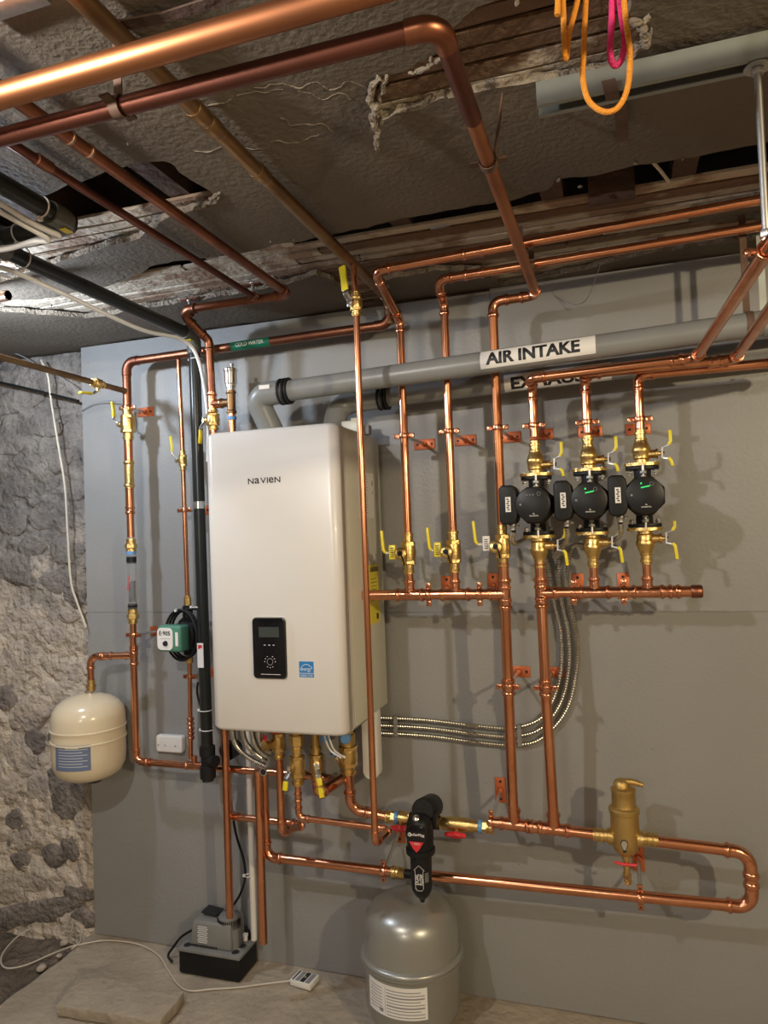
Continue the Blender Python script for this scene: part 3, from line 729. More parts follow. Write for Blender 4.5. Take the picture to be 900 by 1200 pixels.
run(t, [(lv.x, -dl, .705), (lv.x, -dl, .444), (ll.x-.02, -dl, .442)], .0140)
MB().lathe([(-.03, .0165), (-.028, .0185), (-.018, .0185), (-.016, .0165), (-.008, .0165), (-.007, .0175), (-.004, .0155), (0, .0172), (.004, .0155), (.008, .0172), (.012, .0155)], (ll.x, -dl, .442), X_, 18).build('threaded_end', 'brass', t)
MB().tube([(ll.x+.008, -dl, .442), (ls.x-.028, -dl, .444)], .0130, 16).build('sleeve', 'rubber', t)

# ------------------------------------------------------------------ far left pipework
DA = .105; XA = -1.652
t = pipething('copper pipe down the left of the board to the cream tank and boiler', (XA, -DA, .69))
zA = at(157, 892, DA).z
run(t, [(XA, -DA, 1.24), (XA, -DA, 1.13)], .0115)
run(t, [(XA-.002, -DA, 1.13), (XA, -DA, zA), (-1.02, -DA, zA-.004), (-.90, -DA, zA-.01), (-.90, -.25, zA-.01), (-.90, -.25, .735)], .0118)
zt = at(154, 768, DA).z
tee(t, (XA, -DA, zt), Z_, -X_, .0118, .0115)
xt = at(106, 770, .14).x
run(t, [(XA, -DA, zt), (xt+.06, -.125, zt), (xt, -.14, zt-.002), (xt, -.14, at(105, 812, .14).z+.04)], .0115)
tee(t, (at(228, 896, DA).x, -DA, zA), X_, Z_, .0118, .009)
coupling(t, (XA, -DA, 1.075), Z_, .0115, L=1.0)
coupling(t, (XA+.05, -DA, zA), X_, .0118, L=1.0)
t = pipething('copper riser sections between the brass fittings at the far left', (XA, -DA, 1.4))
MB().tube([(XA-.001, -DA, 1.905), (XA, -DA, at(151, 600, DA).z)], .0152, 18).build('pipe', 'copper', t); MB().tube([(XA, -DA, at(151, 600, DA).z), (XA, -DA, at(150, 630, DA).z)], .0128, 18).build('pipe', 'copper', t)
c = coupling(t, (XA, -DA, at(151, 598, DA).z), Z_, .0132, L=1.2)
c = MB(); beadtube(c, [(XA, -DA, at(149, 540, DA).z), (XA, -DA, at(149, 555, DA).z), (XA, -DA, at(149, 572, DA).z)], .0150); c.build('coupling', 'brass', t)
# supply coming in from the left
sz = at(148, 459, DA).z
t = pipething('tarnished thin copper pipe coming in from the left to the first riser', (XA, -1.0, sz))
run(t, [(XA, -.115, sz), (XA-.003, -2.3, sz+.004)], .0098, 'copperbrown', 'copperbrown')
p = on(85, 444, sz); vp = (XA, at(85, 444, .0).y-.30, sz)
py_ = on(110, 450, sz).y
valve('brass valve with yellow lever on the pipe entering from the left', (XA, py_, sz), Y_, -Z_, (0, -1, 0), .0100, .06, .085)
valve('brass ball valve with hanging yellow lever on the far left riser', (XA, -DA, at(148, 497, DA).z), Z_, -X_, Z_, .0150, .115, .085, bend=.02)
# clear meter with brass unions
z1, z0 = at(150, 640, DA).z, at(153, 722, DA).z
t = thing('flow_meter', 'clear plastic flow meter with blue band between brass unions on the left riser', 'flow meter', (XA, -DA, z0))
for z, s in ((z1, -1), (z0, 1)):
    mb = MB(); mb.lathe([(-.026, .0165), (.026, .0165)], (XA, -DA, z), Z_, 18); mb.hexn((XA, -DA, z), Z_, .0215, .018); mb.hexn((XA, -DA, z+s*.017), Z_, .018, .012)
    mb.build('union', 'brass', t)
MB().lathe([(0, .0165), (z1-z0-.05, .0165)], (XA, -DA, z0+.025), Z_, 20).build('tube', 'clear', t)
MB().lathe([(0, .0175), (.012, .0175)], (XA, -DA, z1-.030), Z_, 20).build('band', 'blue', t)
mb = MB(); mb.lathe([(0, .014), (.02, .0175), (.026, .012)], (XA, -DA, z0+.018), Z_, 16); mb.lathe([(0, .012), (.006, .0175), (.024, .0175)], (XA, -DA, z1-.062), Z_, 16)
mb.build('seal', 'rubber', t)
MB().lathe([(0, .0075), (.075, .0075)], (XA, -DA, z0+.05), Z_, 12).build('float', 'inkgrey', t)
text('Flow', (XA-.002, -DA-.0172, (z0+z1)/2-.004), Z_, -X_, .050, .014, 'red', t, name='lettering')
# recirculation line
DC = .085; XC = at(216, 597, DC).x
t = pipething('thin copper line from the cold water pipe down to the green pump', (XC, -DC, 1.25))
zg1 = at(220, 705, DC).z; zg0 = at(223, 772, DC).z
run(t, [(XC, -DC-.01, 2.10), (XC, -DC, at(213, 540, DC).z+.02)], .0080); run(t, [(XC, -DC, at(213, 540, DC).z-.02), (XC+.003, -DC, zg1)], .0080)
MB().lathe([(-.014, .013), (.014, .013), (.016, .010), (.022, .010)], (XC+.003, -DC, zg1), Z_, 6, False).build('adapter', 'brass', t)
t = pipething('thin copper line from the green pump down to the lower left pipe', (XC, -DC, .7))
run(t, [(XC+.004, -DC, zg0), (XC+.006, -DC-.012, zA+.02)], .0080)
MB().lathe([(-.014, .013), (.014, .013), (.016, .010), (.022, .010)], (XC+.004, -DC, zg0), Z_, 6, False).build('adapter', 'brass', t)
mb = MB()
for i in range(5): mb.lathe([(-.006, .010), (-.003, .0128), (.003, .0128), (.006, .010)], (XC+.005, -DC-.006, at(226, 858, DC).z-.018+i*.016), Z_, 14)
mb.build('check_valve', 'copperfit', t)
valve('small brass valve with upright yellow lever on the thin left line', (XC, -DC, at(213, 540, DC).z), Z_, (-.75, -.65, 0), Z_, .0085, .07, .085, w=.017)

# riser with tee to the air vent, left of the boiler top
XB = -1.250
t = pipething('copper riser with tee feeding the air vent behind the boiler', (XB, -.2, 1.7))
zt = at(246, 474, .2).z
tee(t, (XB, -.2, zt), Z_, X_, .0128, .0128); run(t, [(XB, -.2, 1.96), (XB, -.2, 1.70)], .0126)
xv = at(271, 470, .2).x
MB().tube([(XB+.03, -.2, zt), (xv, -.2, zt)], .010, 16).build('nipple', 'steel', t)
tee(t, (xv, -.2, zt), Z_, -X_, .0128, .0118, m='copperbrown'); MB().tube([(xv, -.2, zt+.03), (xv, -.2, 1.70)], .0126, 18).build('pipe', 'copper', t)
for dz in (.052, .105): MB().lathe([(-.006, .0150), (.006, .0150)], (xv, -.2, zt-dz), Z_, 18).build('band', 'blue', t)
valve('brass valve with yellow lever partly behind the top left of the boiler', (XB+.001, -.2, at(248, 492, .2).z), Z_, -X_, -Z_, .0128, .07, .075)
t = thing('air_vent', 'nickel plated automatic air vent standing left of the boiler top', 'air vent', (xv, -.2, zt+.045))
MB().lathe([(0, .013), (.012, .013), (.012, .0165), (.02, .0165), (.022, .0195), (.060, .0200), (.062, .0225), (.070, .0225), (.071, .020), (.073, .018)], (xv, -.2, zt+.038), Z_, 24).build('body', 'brassmatte', t).data.materials[0] = M['steel']
MB().lathe([(0, .005), (.006, .005), (.007, .0065), (.014, .0065), (.016, .003)], (xv+.006, -.2, zt+.111), Z_, 12).build('cap', 'steel', t)

# drop pipe in front of the boiler
XG = -.6455; DG = .46
t = pipething('slim copper drop pipe hanging in front of the boiler', (XG, -DG, .65))
gz = .645
run(t, [(-.925, -.33, .80), (-.925, -.33, gz-.005), (XG, -.33, gz-.012), (XG, -DG, gz), (XG, -DG, 2.05)], .0088, bend=1.5)
coupling(t, (-.925, -.33, .70), Z_, .0088, L=1.6)
run(t, [(XG, -DG, 2.10), (XG-.004, -DG, 2.18)], .0088)
valve('brass valve with upright yellow handle at the ceiling above the boiler', (XG, -DG, 2.075), Z_, (-.35, -.93, 0), (-.10, .12, .98), .0100, .065, .098, w=.018)

# ------------------------------------------------------------------ valves under the risers
for i, lab in enumerate(('brass drain valve at the foot of the first riser, next to the boiler', 'brass drain valve at the foot of the second riser', 'brass drain valve at the foot of the third riser, left of the pumps')):
    x = RX[i]; zc = at((478, 530, 588)[i], (647, 645, 639)[i], DR).z
    root = valve(lab, (x, -DR, zc-.003), Z_, (-.8, -.6, 0), Z_, 0.0122, .120, 0, group='drain valves under the risers', bend=.004, w=.010)
    mb = MB(); o = Vector((x-.017, -DR-.012, zc-.006)); dd = Vector((.10, -.97, .12)).normalized()
    mb.lathe([(-.02, .011), (.014, .011), (.014, .0145), (.018, .0175), (.030, .0175), (.032, .015)], o, dd, 20)
    cp = mb.build('drain_port', 'brass', root)
    MB().lathe([(0, .0080), (.003, .0070)], o+dd*.032, dd, 14).build('plug', 'rubber', cp)
    MB().tube(smoothpath([o+dd*.036, o+dd*.042+Vector((.008, 0, -.012)), o+dd*.030+Vector((.012, 0, -.032))], 5), .0022, 6).build('strap', 'rubber', cp)
    # long side handle and yellow tag
    hx = at((452, 506, 560)[i], (648, 645, 638)[i], DR+.02)
    a = Vector((x-.03, -DR-.012, hx.z+.0)); 
    MB().tube([(x-.012, -DR-.018, hx.z), (hx.x, -DR-.02, hx.z)], .0038, 8).build('stem', 'white', root)
    MB().strip([(hx.x, -DR-.02, hx.z), (hx.x-.006, -DR-.02, hx.z+.010), (hx.x-.008, -DR-.02, hx.z+.035), (hx.x-.010, -DR-.02, hx.z+.066)], .012, .0085, Y_).build('handle', 'yellow', root, bevel=.002)
    tg = MB().box((x-.041, -DR-.026, hx.z+.002), (.020, .010, .042)).build('tag_sleeve', 'yellow' if i < 2 else 'paper', root, bevel=.002)
    mb = MB()
    for q in range(5): mb.box((x-.041, -DR-.0313, hx.z-.011+q*.006), (.010, .0006, .0025))
    mb.build('print', 'ink', tg)

# ------------------------------------------------------------------ circulator pumps
pz_ = [at(628, 591, .33).z, at(692, 586, .33).z, at(757, 580, .33).z]
labs = (('left one of three black round-faced pumps, its lights off', 'left'), ('middle one of three black round-faced pumps, green light on', 'middle'), ('right one of three black round-faced pumps, nearest the bare board', 'right'))
for i in range(3):
    x = PX[i]; zc = pz_[i]; d = DP
    t = thing('circulator_pump', labs[i][0], 'pump', (x, -d, zc-.09), 'black circulator pumps')
    FH = .082
    mb = MB()
    mb.lathe([(-FH, .012), (-FH+.002, .0225), (-.045, .0215), (-.03, .034), (0, .040), (.03, .034), (.045, .0215), (FH-.002, .0225), (FH, .012)], (x, -d, zc), Z_, 24)
    mb.lathe([(0, .040), (.028, .042)], (x, -d, zc), (0, -1, 0), 8, False, phase=R(22.5))
    bd = mb.build('volute', 'black', t)
    for s in (-1, 1):
        mb = MB(); poly = []
        for k in range(24):
            a = 2*math.pi*k/24; poly.append((.043*math.cos(a)*(1 if abs(math.cos(a)) > .3 else 1), .024*math.sin(a)))
        mb.prism(poly, (x, -d, zc+s*FH-(.010 if s > 0 else 0)), X_, Y_, .010); mb.build('flange', 'black', t, bevel=.0015)
        for q in (-1, 1):
            b = MB(); b.tube([(x+q*.033, -d, zc+s*(FH-.022)), (x+q*.033, -d, zc+s*(FH+.012))], .0035, 8); b.hexn((x+q*.033, -d, zc+s*(FH-.016)), Z_, .0075, .008); b.build('bolt', 'zinc', t)
        b = MB(); b.tube([(x+.001, -d-.024, zc+s*(FH-.036)), (x+.001, -d-.024, zc+s*(FH+.006))], .0038, 8); b.hexn((x+.001, -d-.024, zc+s*(FH-.018)), Z_, .009, .009); b.hexn((x+.001, -d-.024, zc+s*(FH-.029)), Z_, .007, .006); b.build('bolt', 'zinc', t)
    mb = MB(); mb.lathe([(0, .050), (.004, .0545), (.040, .0545), (.046, .051)], (x, -d-.022, zc), (0, -1, 0), 8, False, phase=R(22.5)); mb.build('motor_body', 'black', t, bevel=.003)
    fc = MB().lathe([(0, .047), (.036, .047), (.040, .0455), (.041, .043), (.0411, 0)], (x, -d-.077, zc), (0, -1, 0), 40).build('motor_face', 'blackface', t)
    fy = -d-.1184
    text('GRUNDFOS', (x+.002, fy, zc-.030), X_, Z_, .024, .0032, 'white', fc, bold=.01)
    text('A', (x+.002, fy, zc-.024), X_, Z_, .006, .004, 'white', fc, name='emblem')
    MB().tube([Vector((x+.017+.0045*math.cos(a), fy-.0003, zc+.028+.0045*math.sin(a))) for a in [2*math.pi*k/14 for k in range(14)]], .0006, 6, closed=True).build('button', 'inkgrey', fc)
    MB().box((x-.032, fy, zc+.001), (.005, .001, .005)).build('mark', 'inkgrey', fc, bevel=.0004)
    if i:
        mb = MB(); mb.box((x-.008, fy, zc+.030), (.004, .0012, .004)); mb.box((x+.002, fy, zc+.021), (.022, .0012, .0030), Matrix.Rotation(R(-10), 3, 'Y')); mb.build('status_light', 'led', fc)
    else:
        mb = MB()
        for q in range(3): mb.box((x-.014+q*.008, fy, zc+.026), (.003, .001, .003))
        mb.build('status_light', 'inkgrey', fc)
    bx = x-.065; by = -d-.085
    pts = [(-.020, -.051), (-.0245, -.044), (-.0245, .042), (-.018, .052), (.012, .052), (.021, .040), (.024, .020), (.024, -.030), (.018, -.048), (.012, -.052), (-.012, -.054)]
    b = MB().prism(pts, (bx, by+.045, zc+.003), X_, Z_, .075).build('terminal_box', 'black', t, bevel=.005, seg=3)
    lb = MB().box((bx, by-.0305, zc+.003), (.014, .0012, .040)).build('sticker', 'paper', b)
    mb = MB()
    for q in range(6): mb.box((bx+(-.001 if q % 2 else .001), by-.0313, zc-.011+q*.0056), (.006, .0005, .0034))
    mb.build('print', 'ink', lb)
    g = MB(); g.lathe([(0, .010), (.004, .011), (.008, .0085), (.016, .0085)], (bx+.004, by+.012, zc-.050), -Z_, 12); g.lathe([(0, .0045), (.008, .0045)], (bx+.014, by+.010, zc-.056), X_, 8); g.build('cable_gland', 'zinc', t)
    # isolation flange valves above and below
    for s, nm in ((1, 'above'), (-1, 'below')):
        zf = zc+s*(FH+.001); zz = zf+s*.045
        v = thing('isolation_valve', 'brass flanged valve with two yellow levers %s the %s round-faced pump' % (nm, labs[i][1]), 'valve', (x, -d, min(zf, zf+s*.1)), 'flanged valves at the pumps')
        mb = MB(); poly = [(.046*math.cos(2*math.pi*k/28), .027*math.sin(2*math.pi*k/28)) for k in range(28)]
        mb.prism(poly, (x, -d, zf if s > 0 else zf-.008), X_, Y_, .008)
        pr = [(.006, .019), (.016, .019), (.020, .0225), (.034, .0225), (.038, .025), (.046, .0245), (.052, .022), (.060, .0195), (.066, .0165), (.072, .0165), (.074, .0140), (.084, .0140), (.085, .0165), (.091, .0165), (.092, .0135), (.098, .0135)]
        mb.lathe([(a*s, b_) for a, b_ in (pr if s > 0 else pr)], (x, -d, zf), Z_, 22)
        mb.build('body', 'brass', v, bevel=0)
        st = MB(); st.lathe([(0, .011), (.034, .011), (.035, .0135), (.041, .0135), (.042, .006), (.052, .005)], (x, -d-.004, zf+s*.030), X_, 16); st.build('stem_housing', 'brass', v)
        bx_ = x+.052; MB().strip([(bx_-.001, -d-.004, zf+s*.030-.014), (bx_, -d-.004, zf+s*.030+.016)], .012, .004, Y_).build('lever_bracket', 'zinc', v)
        MB().hexn((bx_+.003, -d-.004, zf+s*.030), X_, .006, .005).build('nut', 'steel', v)
        zc2 = zf+s*.030
        up = 1 if s > 0 else 1
        hu, hd_ = (.060, .036) if s > 0 else (.046, .056)
        MB().strip([(bx_, -d-.004, zc2+.014), (bx_+.014, -d-.010, zc2+.020), (bx_+.018, -d-.010, zc2+.024)], .010, .0035, Y_).build('lever', 'zinc', v)
        MB().strip([(bx_+.015, -d-.010, zc2+.020), (bx_+.021, -d-.010, zc2+.030), (bx_+.021, -d-.010, zc2+hu)], .012, .0085, Y_).build('handle', 'yellow', v, bevel=.002)
        MB().strip([(bx_, -d-.004, zc2-.012), (bx_+.016, -d-.010, zc2-.016)], .010, .0035, Y_).build('lever', 'zinc', v)
        MB().strip([(bx_+.014, -d-.010, zc2-.013), (bx_+.020, -d-.010, zc2-.020), (bx_+.024, -d-.010, zc2-hd_)], .012, .0085, Y_).build('handle', 'yellow', v, bevel=.002)

# ------------------------------------------------------------------ hangers
HG = lambda *a, **k: hanger(*a, **k)
HG('bell hanger clamping the first riser, plate seen right of it', RX[0], 1.743, DR, .0118)
HG('bell hanger clamping the second riser above its drain valve', RX[1], 1.746, DR, .0118)
HG('bell hanger clamping the third riser, left of the pumps', RX[2], 1.745, DR, .0118)
HG('bell hanger above the left pump', PX[0], 1.747, DP, .0125)
HG('bell hanger above the middle pump', PX[1], 1.744, DP, .0125)
HG('bell hanger above the right pump', PX[2], 1.741, DP, .0125)
HG('bell hanger on the supply header, left one near the boiler', -.534, HZ, DR, .0150, 'x', 'v')
HG('bell hanger on the supply header, right one by the third riser', -.385, HZ, DR, .0150, 'x', 'v', zo=.006)
HG('bell hanger on the pump header, left one', -.128, HZ, DP, .0146, 'x', 'v')
HG('bell hanger on the pump header, between middle and right pump', .003, HZ, DP, .0146, 'x', 'v')
HG('bell hanger halfway down the left one of two long drop pipes', RX[2]-.002, 1.016, .225, .0146)
HG('bell hanger halfway down the right one of two long drop pipes', PX[0]+.003, 1.016, .225, .0146)
HG('bell hanger on the loop left of the two drop pipes', -.388, l0.z, dl, .0148, 'x', 'v', zo=.03)
HG('bell hanger with long rod on the lower loop pipe, under the brass separator', .010, .4505, dl, .0150, 'x', 'v', zo=.03)
HG('bell hanger on the lower pipe left of the black filter', at(449, 1013, dl).x, .442, dl, .0140, 'x', 'v', zo=.05)
HG('bell hanger on the far left riser below the flow meter', XA, 1.132, DA, .0115, xo=.03)
HG('bell hanger on the far left riser above its ball valve', XA, at(148, 478, DA).z, DA, .0150)
HG('bell hanger on the thin left line, beside the black drain pipe', XC, 1.565, DC, .0080, xo=.02)
HG('bell hanger on the thin left line below the green pump', XC+.005, at(224, 793, DC).z, DC, .0080, xo=.02)
# ------------------------------------------------------------------ boiler
BX0, BX1, BZ0, BZ1, BF, BB = -1.158, -.735, .903, 1.773, .410, .030
t = thing('wall_boiler', 'large white wall-hung boiler with black control panel', 'boiler', ((BX0+BX1)/2, -.2, BZ0))
def rrect(x0, x1, y0, y1, r, k=6, corners=(1, 1, 1, 1)):
    P = []
    for (cx, cy, a0), c in zip(((x1-r, y1-r, 0), (x0+r, y1-r, 90), (x0+r, y0+r, 180), (x1-r, y0+r, 270)), corners):
        if c:
            for j in range(k+1): a = R(a0+90*j/k); P.append((cx+r*math.cos(a), cy+r*math.sin(a)))
        else: P.append((x1 if a0 in (0, 270) else x0, y1 if a0 < 180 else y0))
    return P
# front cover (deep, with round vertical corners) and chassis behind it
mb = MB(); sec = rrect(BX0, BX1, -BF, -.345, .030, 8, (0, 0, 1, 1)); n = len(sec); V = []; F = []
levels = [(BZ0, .012), (BZ0+.004, .005), (BZ0+.012, 0), (BZ1-.012, 0), (BZ1-.004, .004), (BZ1, .010)]
cxx, cyy = (BX0+BX1)/2, -.375
for z, ins in levels:
    for a, b in sec:
        V.append((a-math.copysign(ins, a-cxx), b+(ins if b < -.36 else 0), z))
for i in range(len(levels)-1):
    for k in range(n): F.append((i*n+k, i*n+(k+1) % n, (i+1)*n+(k+1) % n, (i+1)*n+k))
F += [tuple(range(n))[::-1], tuple((len(levels)-1)*n+k for k in range(n))]
mb.add(V, F, True); fc = mb.build('front_cover', 'boiler', t, sharp=50)
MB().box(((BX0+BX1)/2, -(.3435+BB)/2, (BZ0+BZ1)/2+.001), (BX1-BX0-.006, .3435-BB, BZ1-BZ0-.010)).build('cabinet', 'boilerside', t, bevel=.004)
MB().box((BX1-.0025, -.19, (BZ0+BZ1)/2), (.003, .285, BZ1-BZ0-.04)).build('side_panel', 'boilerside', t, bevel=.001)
MB().box(((BX0+BX1)/2, -.19, BZ0+.001), (BX1-BX0-.03, .27, .012)).build('bottom_plate', 'greyplastic', t)
# top flange plate and service box
MB().box((-.95, -.20, BZ1+.006), (.26, .22, .014)).build('top_plate', 'boiler', t, bevel=.004)
mb = MB(); mb.box((-.775, -.17, BZ1+.016), (.055, .05, .04)); mb.box((-.770, -.14, BZ1+.035), (.03, .04, .03)); mb.build('service_box', 'boilerside', t, bevel=.003)
MB().box((-.745, -.13, BZ1+.012), (.03, .03, .03)).build('service_plug', 'inkgrey', t, bevel=.003)
# logo
def fp(px, py): q = at(px, py, BF); return q
q = fp(309.5, 563); O_ = (q.x, -BF, q.z)
lw = (fp(329, 563)-fp(290.5, 563)).x
lx = -lw/2
for ch, cw_ in (('N', .19), ('a', .155), ('V', .19), ('I', .035), ('e', .155), ('N', .19)):
    ww = cw_*lw*.94; text(ch, (q.x+lx+cw_*lw/2, -BF, q.z), X_, Z_, ww, .0165, 'ink', fc, bold=.014 if ch != 'I' else .0)
    lx += (cw_+.017)*lw
# control panel
c0, c1 = fp(297, 724), fp(337, 795); cw = c1.x-c0.x; chh = c0.z-c1.z; cc = Vector(((c0.x+c1.x)/2, -BF, (c0.z+c1.z)/2))
c0z = cc.z
poly = rrect(cc.x-cw/2-.002, cc.x+cw/2+.002, cc.z-chh/2-.002, cc.z+chh/2+.002, .012, 5)
MB().prism([(a, b) for a, b in poly], (0, -BF+.001, 0), X_, Z_, .005).build('bezel', 'steel', t)
poly = rrect(cc.x-cw/2, cc.x+cw/2, cc.z-chh/2, cc.z+chh/2, .011, 5)
pn = MB().prism(poly, (0, -BF+.001, 0), X_, Z_, .011).build('control_panel', 'blackgloss', t, bevel=.002)
fy = -BF-.0102
lc = MB().box((cc.x+.002, fy, cc.z+chh*.27), (cw*.62, .001, chh*.17)).build('screen', 'lcd', pn)
mb = MB()
for k in range(3): mb.box((cc.x-.012+k*.014, fy, cc.z+chh*.055), (.006, .001, .0018))
for k in range(12):
    if k % 2 == 0 or k in (1, 5, 9):
        a = 2*math.pi*k/12; mb.box((cc.x+.003+.0165*math.cos(a), fy, cc.z-chh*.22+.0165*math.sin(a)), (.0028, .001, .0018))
mb.build('printed_marks', 'white', pn)
MB().tube([(cc.x+.003+.009*math.cos(a), fy, cc.z-chh*.22+.009*math.sin(a)) for a in [2*math.pi*k/20 for k in range(20)]], .0008, 6, closed=True).build('dial', 'inkgrey', pn)
MB().box((cc.x+.004, fy, cc.z-chh*.43), (cw*.6, .001, .0012)).build('handle_line', 'white', pn)
# energy sticker
s0, s1 = fp(350.5, 775), fp(368, 794); sx, sz_ = (s0.x+s1.x)/2, (s0.z+s1.z)/2; sw_, sh = s1.x-s0.x, s0.z-s1.z
st = MB().box((sx, -BF-.0004, sz_), (sw_, .0008, sh)).build('sticker', 'bluelab', t, label='small blue square energy sticker')
mb = MB(); mb.tube([(sx+sw_*.42*math.cos(a), -BF-.001, sz_-sh*.10+sw_*.42*math.sin(a)) for a in [R(20+140*k/12) for k in range(13)]], .0007, 6)
mb.box((sx, -BF-.001, sz_-sh*.25), (sw_*.98, .0006, .0012)); mb.build('arc', 'paper', st)
text('energy', (sx-.002, -BF-.0008, sz_-sh*.04), X_, Z_, sw_*.74, sh*.24, 'paper', st)
text('ENERGY STAR', (sx, -BF-.0008, sz_-sh*.39), X_, Z_, sw_*.86, sh*.13, 'paper', st)
# side labels
a, b = atx(419, 552, BX1), atx(438, 600, BX1); 
yA, yB = a.y, b.y; zA_, zB_ = a.z, b.z-.02
lb = MB().box((BX1+.0006, (yA+yB)/2, (zA_+zB_)/2), (.0012, abs(yB-yA), zA_-zB_)).build('rating_label', 'white', t)
mb = MB()
for k in range(14): mb.box((BX1+.0013, (yA+yB)/2-.02+(.002 if k % 3 else -.003), zA_-.012-k*(zA_-zB_-.02)/14), (.0005, abs(yB-yA)*.45, .0022))
mb.box((BX1+.0013, yB-.012, zA_-.030), (.0005, .010, .016)); mb.box((BX1+.0013, yB-.010, zA_-.060), (.0005, .006, .008)); mb.build('print', 'inkgrey', lb)
a, b = atx(432, 662, BX1), atx(445, 728, BX1)
yc, zc = (a.y+b.y)/2, (a.z+b.z)/2
lb = MB().box((BX1+.0008, yc, zc), (.0016, abs(b.y-a.y), a.z-b.z)).build('energy_guide_label', 'yellow', t, label='yellow printed label on the boiler side')
text('ENERGYGUIDE', (BX1+.0018, yc, a.z-.016), Y_, Z_, abs(b.y-a.y)*.9, .014, 'ink', lb, bold=.02)
mb = MB()
for k in range(7): mb.box((BX1+.0018, yc-.005, a.z-.045-k*.011), (.0005, abs(b.y-a.y)*.6, .0016))
mb.box((BX1+.0018, yc+.02, b.z+.02), (.0005, .018, .018)); mb.build('print', 'ink', lb)

# ------------------------------------------------------------------ vents
def bent(name, label, cat, pts, r, rad, m, n=24): 
    return MB().tube(fillet(pts, rad, 10), r, n).build(name, m, None, label=label, cat=cat)
DV = .29; i0 = at(332, 459, DV); i1 = at(900, 378, DV)
vr = .0315; sl = (i1.z-i0.z)/(i1.x-i0.x); ex = -1.045; ez = i0.z+sl*(ex-i0.x)
t = thing('intake_pipe', 'grey plastic air intake pipe running right from the boiler, marked AIR INTAKE', 'pipe', (-.9, -DV, 1.8))
MB().tube([(i0.x-.01, -DV, i0.z), (1.35, -DV, i0.z+sl*(1.35-i0.x))], vr, 28).build('pipe', 'pvc', t)
pts = fillet([(i0.x+.0, -DV, i0.z), (ex, -DV, ez), (ex+.035, -DV+.04, BZ1+.012)], .055, 10)
MB().tube(pts, vr*1.16, 26).build('elbow', 'pvc', t)
mb = MB()
for k, dx in enumerate((-.004, .010, .020)): mb.lathe([(-.004, vr*1.1), (-.003, vr*1.28), (.003, vr*1.28), (.004, vr*1.1)], (i0.x+dx, -DV, i0.z+sl*dx), X_, 26)
mb.build('seal_ring', 'rubber', t)
MB().box((i0.x-.045, -DV-vr*1.17, i0.z+.012), (.035, .002, .012)).build('label', 'white', t)
LR = vr+.0008
def lab(parent, pa, pb, h, s, tm, wd, ht, LRR, yy, a0=0., shift=0.):
    n = 18; V = []; F = []; ax = (pb-pa)
    for i in range(2):
        c = pa+ax*i
        for k in range(n+1):
            an = (k/n-.5)*h/LRR+a0
            for rr in (LRR, LRR-.0007): V.append((c.x, yy-math.cos(an)*rr, c.z+math.sin(an)*rr))
    m_ = 2*(n+1)
    for k in range(n):
        F += [(2*k, 2*k+2, m_+2*k+2, m_+2*k), (2*k+1, m_+2*k+1, m_+2*k+3, 2*k+3)]
    F += [(0, m_, m_+1, 1), (2*n, 2*n+1, m_+2*n+1, m_+2*n)]
    lb = MB().add(V, F, True).build('label', 'paper', parent, label='white label reading '+s)
    mid = (pa+pb)/2; sl_ = ax.z/ax.x
    text(s, (0, 0, 0), X_, Z_, wd, ht, 'ink', lb, bold=.04, wrap=lambda a, b: Vector((mid.x+shift+a, yy-math.cos(b/LRR+a0)*(LRR+.0006), mid.z+sl_*(a+shift)+math.sin(b/LRR+a0)*(LRR+.0006))))
la, lb_ = at(562.5, 424, DV+vr), at(698, 407, DV+vr)
la = Vector((la.x, -DV, i0.z+sl*(la.x-i0.x))); lb_ = Vector((lb_.x, -DV, i0.z+sl*(lb_.x-i0.x)))
lab(t, la, lb_, .056, 'AIR INTAKE', 'ink', (lb_-la).x*.82, .035, LR, -DV, a0=.12, shift=-.012)
DE = .12; e0 = at(447, 466, DE); e1 = at(718, 430, DE); sl2 = (e1.z-e0.z)/(e1.x-e0.x)-.01
t = thing('exhaust_pipe', 'grey plastic exhaust pipe behind the intake, marked EXHAUST', 'pipe', (-.7, -DE, 1.8))
MB().tube([(e0.x-.01, -DE, e0.z), (1.35, -DE, e0.z+sl2*(1.35-e0.x))], vr, 28).build('pipe', 'pvc', t)
exx = at(398, 478, DE).x
MB().tube(fillet([(e0.x, -DE, e0.z), (exx, -DE, e0.z-.004), (exx, -DE-.06, BZ1+.010)], .055, 10), vr*1.16, 26).build('elbow', 'pvc', t)
mb = MB()
for dx in (-.004, .010, .020): mb.lathe([(-.004, vr*1.1), (-.003, vr*1.28), (.003, vr*1.28), (.004, vr*1.1)], (e0.x+dx, -DE, e0.z), X_, 26)
mb.build('seal_ring', 'rubber', t)
pa, pb = at(590, 441, DE+vr), at(716, 423, DE+vr); pa = Vector((pa.x, -DE, e0.z+sl2*(pa.x-e0.x))); pb = Vector((pb.x, -DE, e0.z+sl2*(pb.x-e0.x)))
lab(t, pa, pb, .058, 'EXHAUST', 'ink', (pb-pa).x*.80, .038, vr+.0008, -DE, a0=-.38, shift=-.01)

